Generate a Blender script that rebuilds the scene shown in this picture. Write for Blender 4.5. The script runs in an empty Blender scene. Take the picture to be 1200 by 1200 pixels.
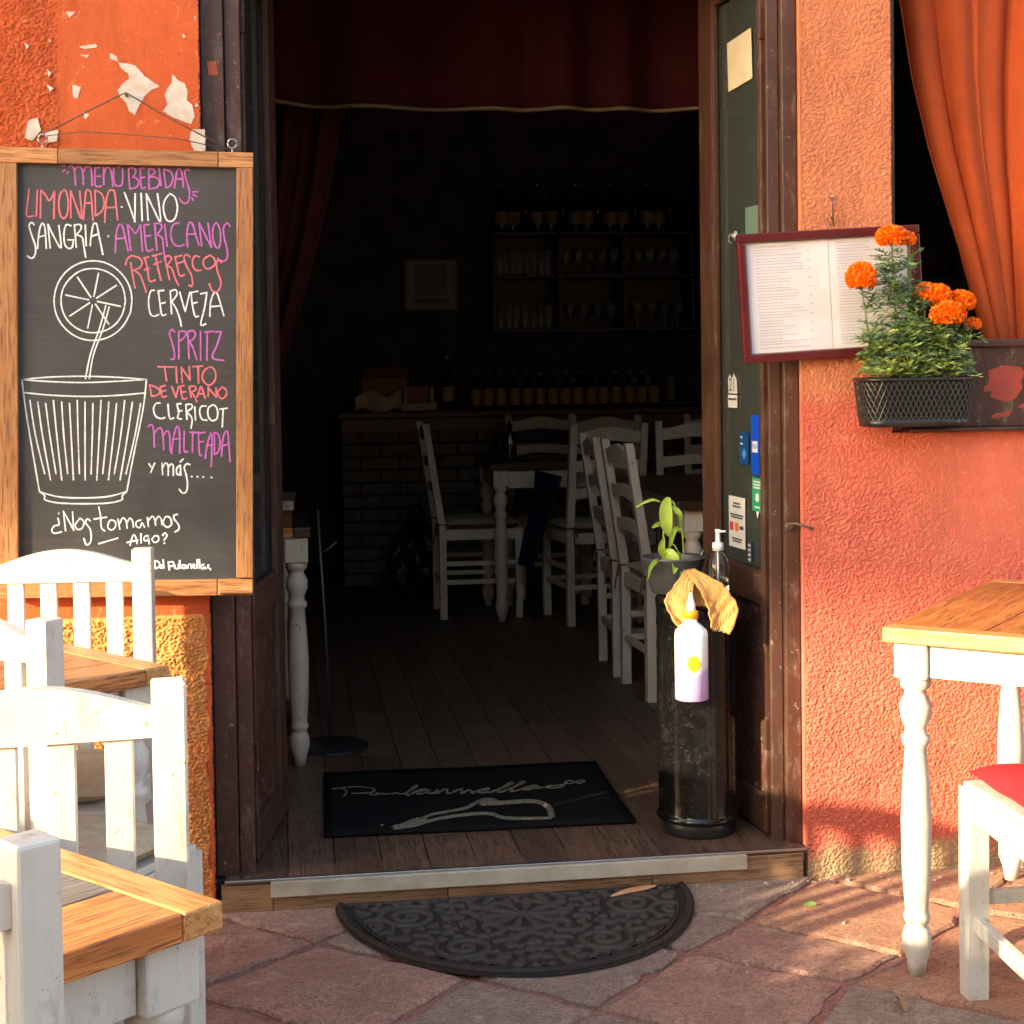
import bpy, bmesh, math, random
import numpy as np
from mathutils import Vector, Matrix, Euler
PI = math.pi
R = math.radians
random.seed(7)
sc = bpy.context.scene
COL = sc.collection

# ---------------------------------------------------------------- camera
cam_d = bpy.data.cameras.new('camera')
cam = bpy.data.objects.new('camera', cam_d)
COL.objects.link(cam)
sc.camera = cam
YAW, PITCH, ROLL = R(8.1), R(2.0), R(0.8)
fwd = Vector((math.sin(YAW)*math.cos(PITCH), math.cos(YAW)*math.cos(PITCH), -math.sin(PITCH)))
rt = Vector((math.cos(YAW), -math.sin(YAW), 0))
up = rt.cross(fwd)
rt2 = rt*math.cos(ROLL) - up*math.sin(ROLL)
up2 = rt*math.sin(ROLL) + up*math.cos(ROLL)
cam.matrix_world = Matrix(((rt2.x, up2.x, -fwd.x, -0.5777), (rt2.y, up2.y, -fwd.y, -4.0591),
                           (rt2.z, up2.z, -fwd.z, 1.35), (0, 0, 0, 1)))
cam_d.sensor_width = 36
cam_d.lens = 57.0
cam_d.shift_y = -0.0967
cam_d.clip_start = 0.05
cam_d.clip_end = 600

# ---------------------------------------------------------------- sky, sun, exposure
SUN_AZ, SUN_EL = R(60), R(18)          # azimuth measured from straight out of the facade towards the left
to_sun = Vector((-math.sin(SUN_AZ)*math.cos(SUN_EL), -math.cos(SUN_AZ)*math.cos(SUN_EL), math.sin(SUN_EL)))
world = bpy.data.worlds.new('World')
sc.world = world
world.use_nodes = True
wn = world.node_tree
sky = wn.nodes.new('ShaderNodeTexSky')
sky.sky_type = 'NISHITA'
sky.sun_disc = False
sky.sun_elevation = SUN_EL
sky.sun_rotation = math.atan2(to_sun.x, to_sun.y)
sky.dust_density = 2.0
sky.air_density = 1.0
wn.links.new(sky.outputs[0], wn.nodes['Background'].inputs[0])
wn.nodes['Background'].inputs[1].default_value = 0.15
sun_d = bpy.data.lights.new('sun', 'SUN')
sun_d.energy = 3.0
sun_d.angle = R(0.8)
sun_d.color = (1.0, 0.84, 0.62)
sun = bpy.data.objects.new('sun', sun_d)
COL.objects.link(sun)
sun.rotation_euler = to_sun.to_track_quat('Z', 'Y').to_euler()
sun.location = (-8, -6, 6)
sc.view_settings.view_transform = 'Standard'
sc.view_settings.look = 'None'
sc.view_settings.exposure = 2.3
sc.view_settings.gamma = 1.0
sc.view_settings.use_curve_mapping = False
sc.view_settings.use_white_balance = True
sc.view_settings.white_balance_temperature = 7400
sc.view_settings.white_balance_tint = 10
sc.render.engine = 'CYCLES'
sc.cycles.max_bounces = 8
sc.cycles.diffuse_bounces = 5
sc.cycles.use_denoising = True
sc.cycles.sample_clamp_indirect = 6

# ---------------------------------------------------------------- object helpers
def link(o, parent=None):
    COL.objects.link(o)
    if parent is not None: o.parent = parent
    return o
def empty(name, loc=(0, 0, 0), rz=0.0, parent=None):
    o = bpy.data.objects.new(name, None)
    o.location = loc; o.rotation_euler = (0, 0, rz); o.empty_display_size = .05
    return link(o, parent)
def tag(o, label=None, cat=None, group=None, kind=None):
    if label: o['label'] = label
    if cat: o['category'] = cat
    if group: o['group'] = group
    if kind: o['kind'] = kind
    return o
def children(o): return [c for c in COL.objects if c.parent == o]
def copy_tree(o, parent=None):
    kids = list(o.children)
    c = o.copy(); COL.objects.link(c); c.parent = parent
    for k in kids: copy_tree(k, c)
    return c
class MB:
    """collects shapes and links them as ONE mesh object"""
    def __init__(s): s.v = []; s.f = []; s.sm = []
    def raw(s, vs, fs, sm=False, M=None):
        n = len(s.v)
        s.v += [tuple(M @ Vector(p)) if M else tuple(p) for p in vs]
        s.f += [tuple(i+n for i in f) for f in fs]; s.sm += [sm]*len(fs)
        return s
    def box(s, c, d, rot=None, bev=0.0, M=None):
        x, y, z = d[0]/2, d[1]/2, d[2]/2
        T = Matrix.Translation(c) @ (Euler(rot).to_matrix().to_4x4() if rot else Matrix())
        if M: T = M @ T
        if bev <= 0:
            vs = [(-x,-y,-z),(x,-y,-z),(x,y,-z),(-x,y,-z),(-x,-y,z),(x,-y,z),(x,y,z),(-x,y,z)]
            fs = [(0,3,2,1),(4,5,6,7),(0,1,5,4),(1,2,6,5),(2,3,7,6),(3,0,4,7)]
            return s.raw(vs, fs, False, T)
        bm = bmesh.new(); bmesh.ops.create_cube(bm, size=1.0)
        for v in bm.verts: v.co = Vector((v.co.x*d[0], v.co.y*d[1], v.co.z*d[2]))
        bmesh.ops.bevel(bm, geom=bm.edges[:], offset=min(bev, x*.9, y*.9, z*.9), segments=2, affect='EDGES', profile=.5)
        bm.verts.index_update()
        s.raw([v.co for v in bm.verts], [[v.index for v in f.verts] for f in bm.faces], False, T); bm.free()
        return s
    def lathe(s, prof, c=(0,0,0), n=24, sm=True, M=None, caps=True):
        vs = []; fs = []; m = len(prof)
        for z, r in prof:
            for k in range(n):
                a = 2*PI*k/n; vs.append((c[0]+r*math.cos(a), c[1]+r*math.sin(a), c[2]+z))
        for i in range(m-1):
            for k in range(n):
                k2 = (k+1) % n; fs.append((i*n+k, i*n+k2, (i+1)*n+k2, (i+1)*n+k))
        s.raw(vs, fs, sm, M)
        if caps:
            b = len(s.v)-m*n
            s.f += [tuple(b+k for k in reversed(range(n))), tuple(b+(m-1)*n+k for k in range(n))]; s.sm += [False, False]
        return s
    def tube(s, pts, r, n=6, sm=True, flat=None):
        P = [Vector(p) for p in pts]; rings = []
        rr = r if isinstance(r, (list, tuple)) else [r]*len(P)
        ref = Vector((0, 0, 1)); vs = []; fs = []
        for i, p in enumerate(P):
            t = (P[min(i+1, len(P)-1)] - P[max(i-1, 0)])
            if t.length < 1e-9: t = Vector((0, 0, 1))
            t.normalize()
            if flat is not None: a = Vector(flat).cross(t)
            else:
                a = ref.cross(t)
                if a.length < .15: a = Vector((1, 0, 0)).cross(t)
            a.normalize(); b = t.cross(a)
            for k in range(n):
                q = 2*PI*k/n + (PI/n); vs.append(p + a*math.cos(q)*rr[i] + b*math.sin(q)*rr[i])
        for i in range(len(P)-1):
            for k in range(n):
                k2 = (k+1) % n; fs.append((i*n+k, i*n+k2, (i+1)*n+k2, (i+1)*n+k))
        fs += [tuple(reversed(range(n))), tuple((len(P)-1)*n+k for k in range(n))]
        return s.raw(vs, fs, sm)
    def prism(s, poly, h0, h1, axis='z', M=None, sm=False):
        """polygon (2D, ccw) extruded between h0 and h1 along an axis"""
        def mp(p, h): return (p[0], p[1], h) if axis == 'z' else ((p[0], h, p[1]) if axis == 'y' else (h, p[0], p[1]))
        n = len(poly); vs = [mp(p, h0) for p in poly] + [mp(p, h1) for p in poly]
        fs = [tuple(reversed(range(n))), tuple(range(n, 2*n))] + [(i, (i+1) % n, n+(i+1) % n, n+i) for i in range(n)]
        if axis == 'y': fs = [tuple(reversed(f)) for f in fs]
        return s.raw(vs, fs, sm, M)
    def grid(s, fn, nu, nv, sm=True, M=None):
        vs = [fn(i/(nu-1), j/(nv-1)) for j in range(nv) for i in range(nu)]
        fs = [(j*nu+i, j*nu+i+1, (j+1)*nu+i+1, (j+1)*nu+i) for j in range(nv-1) for i in range(nu-1)]
        return s.raw(vs, fs, sm, M)
    def build(s, name, m, parent=None, loc=None, solid=0.0, kind=None, sub=0):
        me = bpy.data.meshes.new(name); me.from_pydata([tuple(v) for v in s.v], [], s.f); me.update()
        me.polygons.foreach_set('use_smooth', s.sm)
        for mm in (m if isinstance(m, (list, tuple)) else [m]): me.materials.append(mm)
        o = bpy.data.objects.new(name, me); link(o, parent)
        if loc: o.location = loc
        if solid:
            md = o.modifiers.new('solid', 'SOLIDIFY'); md.thickness = solid; md.offset = 0
        if sub:
            md = o.modifiers.new('sub', 'SUBSURF'); md.levels = sub; md.render_levels = sub
        if kind: o['kind'] = kind
        return o
def one(name, c, d, m, parent=None, bev=0.0, rot=None, kind=None):
    """a box as an object whose origin is its own centre"""
    o = MB().box((0, 0, 0), d, bev=bev).build(name, m, parent)
    o.location = c
    if rot: o.rotation_euler = rot
    if kind: o['kind'] = kind
    return o
def share(name, mesh, parent, loc, rot=(0, 0, 0), scale=(1, 1, 1)):
    o = bpy.data.objects.new(name, mesh); link(o, parent)
    o.location = loc; o.rotation_euler = rot; o.scale = scale
    return o

# ---------------------------------------------------------------- materials
class NT:
    def __init__(s, name):
        s.m = bpy.data.materials.new(name); s.m.use_nodes = True; s.t = s.m.node_tree
        s.b = s.t.nodes['Principled BSDF']; s.tc = s.n('TexCoord')
    def n(s, typ, **kw):
        nd = s.t.nodes.new('ShaderNode'+typ)
        for k, v in kw.items(): setattr(nd, k, v)
        return nd
    def L(s, a, b): s.t.links.new(a, b)
    def vec(s, scale=(1, 1, 1), rnd=True, gen=False):
        mp = s.n('Mapping'); mp.inputs['Scale'].default_value = scale
        if rnd:
            oi = s.n('ObjectInfo'); ad = s.n('VectorMath', operation='MULTIPLY_ADD')
            cb = s.n('CombineXYZ')
            for i in range(3): s.L(oi.outputs['Random'], cb.inputs[i])
            s.L(cb.outputs[0], ad.inputs[0]); ad.inputs[1].default_value = (13.1, 7.7, 19.3)
            s.L(s.tc.outputs['Object'], ad.inputs[2]); s.L(ad.outputs[0], mp.inputs['Vector'])
        else: s.L(s.tc.outputs['Object'], mp.inputs['Vector'])
        return mp.outputs[0]
    def noise(s, v, scale, detail=4, rough=.55, dist=0.0):
        nd = s.n('TexNoise'); nd.inputs['Scale'].default_value = scale; nd.inputs['Detail'].default_value = detail
        nd.inputs['Roughness'].default_value = rough; nd.inputs['Distortion'].default_value = dist
        s.L(v, nd.inputs['Vector']); return nd.outputs['Fac']
    def ramp(s, f, stops, const=False):
        nd = s.n('ValToRGB'); cr = nd.color_ramp
        if const: cr.interpolation = 'CONSTANT'
        while len(cr.elements) < len(stops): cr.elements.new(.5)
        for e, (p, c) in zip(cr.elements, stops):
            e.position = p; e.color = (c, c, c, 1) if isinstance(c, (int, float)) else (*c, 1)
        s.L(f, nd.inputs[0]); return nd.outputs[0]
    def mix(s, f, a, b, mode='MIX'):
        nd = s.n('Mix', data_type='RGBA', blend_type=mode)
        for sock, val in ((nd.inputs[0], f), (nd.inputs[6], a), (nd.inputs[7], b)):
            if isinstance(val, (int, float)): sock.default_value = val if sock == nd.inputs[0] else (val, val, val, 1)
            elif isinstance(val, tuple): sock.default_value = (*val, 1)
            else: s.L(val, sock)
        return nd.outputs[2]
    def math(s, op, a, b=0.0):
        nd = s.n('Math', operation=op)
        for i, v in enumerate((a, b)):
            if isinstance(v, (int, float)): nd.inputs[i].default_value = v
            else: s.L(v, nd.inputs[i])
        return nd.outputs[0]
    def bump(s, h, strength=.3, dist=.002):
        nd = s.n('Bump'); nd.inputs['Strength'].default_value = strength; nd.inputs['Distance'].default_value = dist
        s.L(h, nd.inputs['Height']); s.L(nd.outputs[0], s.b.inputs['Normal'])
    def fin(s, col, rough=.6, metal=0.0, spec=None):
        for k, v in (('Base Color', col), ('Roughness', rough), ('Metallic', metal)):
            if isinstance(v, tuple): s.b.inputs[k].default_value = (*v, 1)
            elif isinstance(v, (int, float)): s.b.inputs[k].default_value = v
            else: s.L(v, s.b.inputs[k])
        if spec is not None: s.b.inputs['Specular IOR Level'].default_value = spec
        return s.m
def plain(name, c1, c2=None, rough=.6, scale=20, bump=.15, bd=.001, metal=0.0, spec=None, det=5):
    t = NT(name); v = t.vec()
    f = t.noise(v, scale, det)
    c = t.mix(t.ramp(f, [(.35, 0.), (.65, 1.)]), c1, c2 or tuple(x*.8 for x in c1))
    if bump: t.bump(t.noise(v, scale*4, 4), bump, bd)
    return t.fin(c, rough, metal, spec)
def wood(name, c1, c2, dark, axis=0, rough=.5, scale=1.0, wear=None, wear_t=.66, bump=.25, rnd=True, dirt=0.3):
    """wood with its grain running along an axis of the object"""
    t = NT(name)
    sc_ = [26*scale]*3; sc_[axis] = 1.6*scale
    v = t.vec(tuple(sc_), rnd=rnd)
    g = t.noise(v, 1.5, 8, .72, .9)
    fine = t.noise(v, 9, 3, .6)
    c = t.mix(t.ramp(g, [(.4, 0.), (.58, 1.)]), c1, c2)
    c = t.mix(t.ramp(fine, [(.5, 0.), (.62, .85)]), c, dark)
    vv = t.vec((1, 1, 1), rnd=rnd)
    blot = t.noise(vv, 7, 3)
    c = t.mix(t.math('MULTIPLY', t.ramp(blot, [(.45, 0.), (.75, 1.)]), dirt), c, dark)
    if rnd:
        oi = t.n('ObjectInfo'); hv = t.n('HueSaturation')
        mr = t.n('MapRange'); t.L(oi.outputs['Random'], mr.inputs[0]); mr.inputs[3].default_value = .72; mr.inputs[4].default_value = 1.18
        t.L(mr.outputs[0], hv.inputs['Value']); t.L(c, hv.inputs['Color']); c = hv.outputs[0]
    if wear:
        w = t.noise(t.vec((8, 8, 8), rnd=rnd), 5, 6, .75)
        c = t.mix(t.ramp(w, [(wear_t, 0.), (wear_t+.02, 1.)]), c, wear)
    t.bump(t.mix(.5, g, fine), bump*2, .002)
    return t.fin(c, rough)
def paint(name, c1, chip, thr=.7, rough=.45, scale=30, c2=None, axis=2):
    """painted wood: faint grain under the paint, small chips"""
    t = NT(name)
    sc_ = [30, 30, 30]; sc_[axis] = 2.0
    g = t.noise(t.vec(tuple(sc_)), 2, 5, .6)
    v = t.vec()
    big = t.noise(v, 6, 4)
    c = t.mix(t.ramp(big, [(.35, 0.), (.7, 1.)]), c1, c2 or tuple(x*.86 for x in c1))
    c = t.mix(t.math('MULTIPLY', t.ramp(g, [(.5, 0.), (.75, 1.)]), .25), c, tuple(x*.6 for x in c1))
    ch = t.noise(v, scale, 6, .8)
    c = t.mix(t.ramp(ch, [(thr, 0.), (thr+.012, 1.)]), c, chip)
    st = t.noise(t.vec((3, 3, 1.2)), 9, 6, .75)
    c = t.mix(t.ramp(st, [(.54, 0.), (.66, .35)]), c, tuple(x*.55 for x in chip))
    t.bump(t.mix(.35, g, ch), .5, .0016)
    return t.fin(c, rough)

WHITE = paint('white_paint', (.62, .60, .535), (.36, .26, .17), .625, .45, 30)
WHITE2 = paint('worn_white_paint', (.62, .52, .40), (.2, .12, .07), .63, .5, 30)
BROWN = paint('brown_door_paint', (.092, .04, .026), (.50, .38, .30), .64, .38, 60, (.062, .027, .019))
BROWN_W = paint('worn_brown_paint', (.095, .034, .02), (.50, .40, .34), .60, .35, 70, (.06, .022, .014))
FRAMEW = wood('varnished_frame_wood', (.52, .255, .105), (.40, .175, .065), (.2, .075, .028), 0, .45)
FRAMEWV = wood('varnished_frame_wood_upright', (.52, .255, .105), (.40, .175, .065), (.2, .075, .028), 2, .45)
TOPW = wood('table_top_wood', (.62, .235, .06), (.43, .135, .032), (.15, .05, .018), 0, .38)
TOPE = wood('table_edge_wood', (.6, .33, .12), (.5, .23, .07), (.28, .1, .03), 0, .4)
GREYW = wood('weathered_grey_wood', (.27, .25, .23), (.2, .17, .14), (.08, .06, .05), 0, .6)
FLOORW = wood('dark_floor_wood', (.15, .083, .052), (.10, .054, .034), (.04, .021, .014), 1, .5, dirt=.3)
STEPW = wood('step_tile_wood', (.33, .19, .1), (.24, .125, .06), (.1, .05, .028), 0, .5)
DARKW = wood('dark_bar_wood', (.09, .035, .022), (.06, .022, .015), (.02, .01, .008), 0, .4)
BLACK = plain('black_paint', (.012, .012, .014), (.02, .02, .022), .35, 30, .1)
BLACKPL = NT('glossy_black_metal')
_v = BLACKPL.vec((1, 1, 1)); _d = BLACKPL.noise(_v, 14, 7, .75, 1.5); _s = BLACKPL.noise(_v, 190, 4, .8)
BLACKPL.bump(BLACKPL.mix(.3, _d, _s), .10, .0012)
_dm = BLACKPL.ramp(_d, [(.52, 0.), (.64, .6)]); _sm2 = BLACKPL.ramp(_s, [(.62, 0.), (.66, .5)])
BLACKPL = BLACKPL.fin(BLACKPL.mix(_sm2, BLACKPL.mix(_dm, (.004, .004, .004), (.018, .017, .016)), (.12, .12, .12)), BLACKPL.ramp(_d, [(.4, .07), (.65, .24)]), spec=.42)
STEEL = plain('bare_metal', (.5, .49, .47), (.38, .37, .36), .35, 40, .1, metal=1.0)
GALV = plain('galvanised_metal', (.13, .135, .14), (.08, .084, .088), .45, 30, .3, metal=.5)
WIREM = plain('rusty_wire', (.18, .13, .1), (.1, .07, .05), .6, 60, .1, metal=.5)
MARBLE = plain('grey_stone_trim', (.50, .44, .34), (.38, .33, .25), .4, 18, .2)
SLATE = NT('chalkboard_slate')
_v = SLATE.vec((1, 1, 1), rnd=False)
_sm = SLATE.noise(_v, 3.2, 5, .6, 1.0)
_fs = SLATE.noise(SLATE.vec((2, 30, 30), rnd=False), 3, 5, .7)
_c = SLATE.mix(SLATE.ramp(_sm, [(.35, 0.), (.75, 1.)]), (.019, .020, .022), (.042, .045, .046))
_c = SLATE.mix(SLATE.math('MULTIPLY', SLATE.ramp(_fs, [(.5, 0.), (.8, 1.)]), .35), _c, (.075, .08, .078))
SLATE.bump(_fs, .08, .001)
SLATE = SLATE.fin(_c, .5, spec=.8)
def chalk(name, c):
    t = NT(name); v = t.vec((1, 1, 1), rnd=False)
    n = t.noise(v, 160, 3, .7)
    cc = t.mix(t.ramp(n, [(.3, 0.), (.5, 1.)]), tuple(x*.6+.01 for x in c), c)
    return t.fin(cc, .9)
CHW, CHM, CHP = chalk('white_chalk', (.72, .77, .80)), chalk('magenta_chalk', (.50, .13, .48)), chalk('coral_chalk', (.72, .17, .22))
PAPER = plain('white_paper', (.74, .71, .72), (.67, .64, .65), .6, 8, .1)
CREAMP = plain('old_paper', (.62, .55, .42), (.55, .47, .34), .7, 12, .2)
MAROON = plain('maroon_lacquer', (.11, .012, .014), (.08, .01, .012), .22, 10, .05)
RED = plain('red_cushion_cloth', (.55, .012, .02), (.42, .01, .016), .75, 60, .4)
BEIGE = plain('beige_cushion_cloth', (.5, .4, .26), (.42, .32, .2), .85, 40, .5)
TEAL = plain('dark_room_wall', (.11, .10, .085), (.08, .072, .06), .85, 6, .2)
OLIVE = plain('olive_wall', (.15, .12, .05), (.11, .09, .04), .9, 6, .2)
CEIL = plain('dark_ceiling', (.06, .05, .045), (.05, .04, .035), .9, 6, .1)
def cloth(name, c, rough=.85, trans=0.0):
    t = NT(name); v = t.vec((1, 1, 1), rnd=False)
    w = t.noise(t.vec((240, 240, 60), rnd=False), 3, 2)
    f = t.noise(v, 5, 4)
    col = t.mix(t.ramp(f, [(.3, 0.), (.7, 1.)]), c, tuple(x*.78 for x in c))
    t.bump(w, .6, .0016)
    t.b.inputs['Specular IOR Level'].default_value = .15
    return t.fin(col, rough)
ORANGEC = cloth('orange_curtain_cloth', (.47, .082, .024))
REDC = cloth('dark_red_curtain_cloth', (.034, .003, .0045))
GOLD = plain('gold_fringe', (.13, .085, .03), (.07, .045, .016), .7, 200, .8)
NAVY = cloth('navy_cloth', (.01, .013, .03))
TOWEL = NT('ochre_towel')
_v = TOWEL.vec((1, 1, 1), rnd=False)
_f = TOWEL.noise(_v, 320, 3, .8)
_c = TOWEL.mix(TOWEL.ramp(TOWEL.noise(_v, 22, 3), [(.3, 0.), (.7, 1.)]), (.66, .37, .13), (.55, .28, .08))
TOWEL.bump(_f, .9, .002); TOWEL = TOWEL.fin(_c, .95)
def glassm(name, tint=(.9, .95, .93), rough=.02, ior=1.45):
    t = NT(name); t.b.inputs['Transmission Weight'].default_value = 1.0; t.b.inputs['IOR'].default_value = ior
    return t.fin(tint, rough)
GLASS = glassm('clear_glass')
PANE = glassm('door_glass', (.13, .155, .145), .06, 1.5); PANE.node_tree.nodes['Principled BSDF'].inputs['Transmission Weight'].default_value = .72
BOTTLEG = plain('dark_bottle_glass', (.015, .02, .014), (.01, .012, .01), .08, 5, 0)
CLEARB = plain('glassware', (.36, .38, .38), (.25, .27, .27), .06, 5, 0, spec=.8)
PLW = plain('white_plastic', (.8, .8, .78), (.76, .76, .74), .35, 5, 0)
BRICK = plain('grey_brick', (.16, .13, .11), (.1, .08, .07), .85, 14, .5, .003)
MORTAR = plain('dark_mortar', (.03, .026, .024), None, .95, 30, .5)
SOIL = plain('potting_soil', (.03, .02, .013), (.05, .033, .02), .95, 60, .8, .004)
CARD = plain('cardboard', (.3, .18, .09), (.25, .15, .08), .8, 10, .1)
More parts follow.
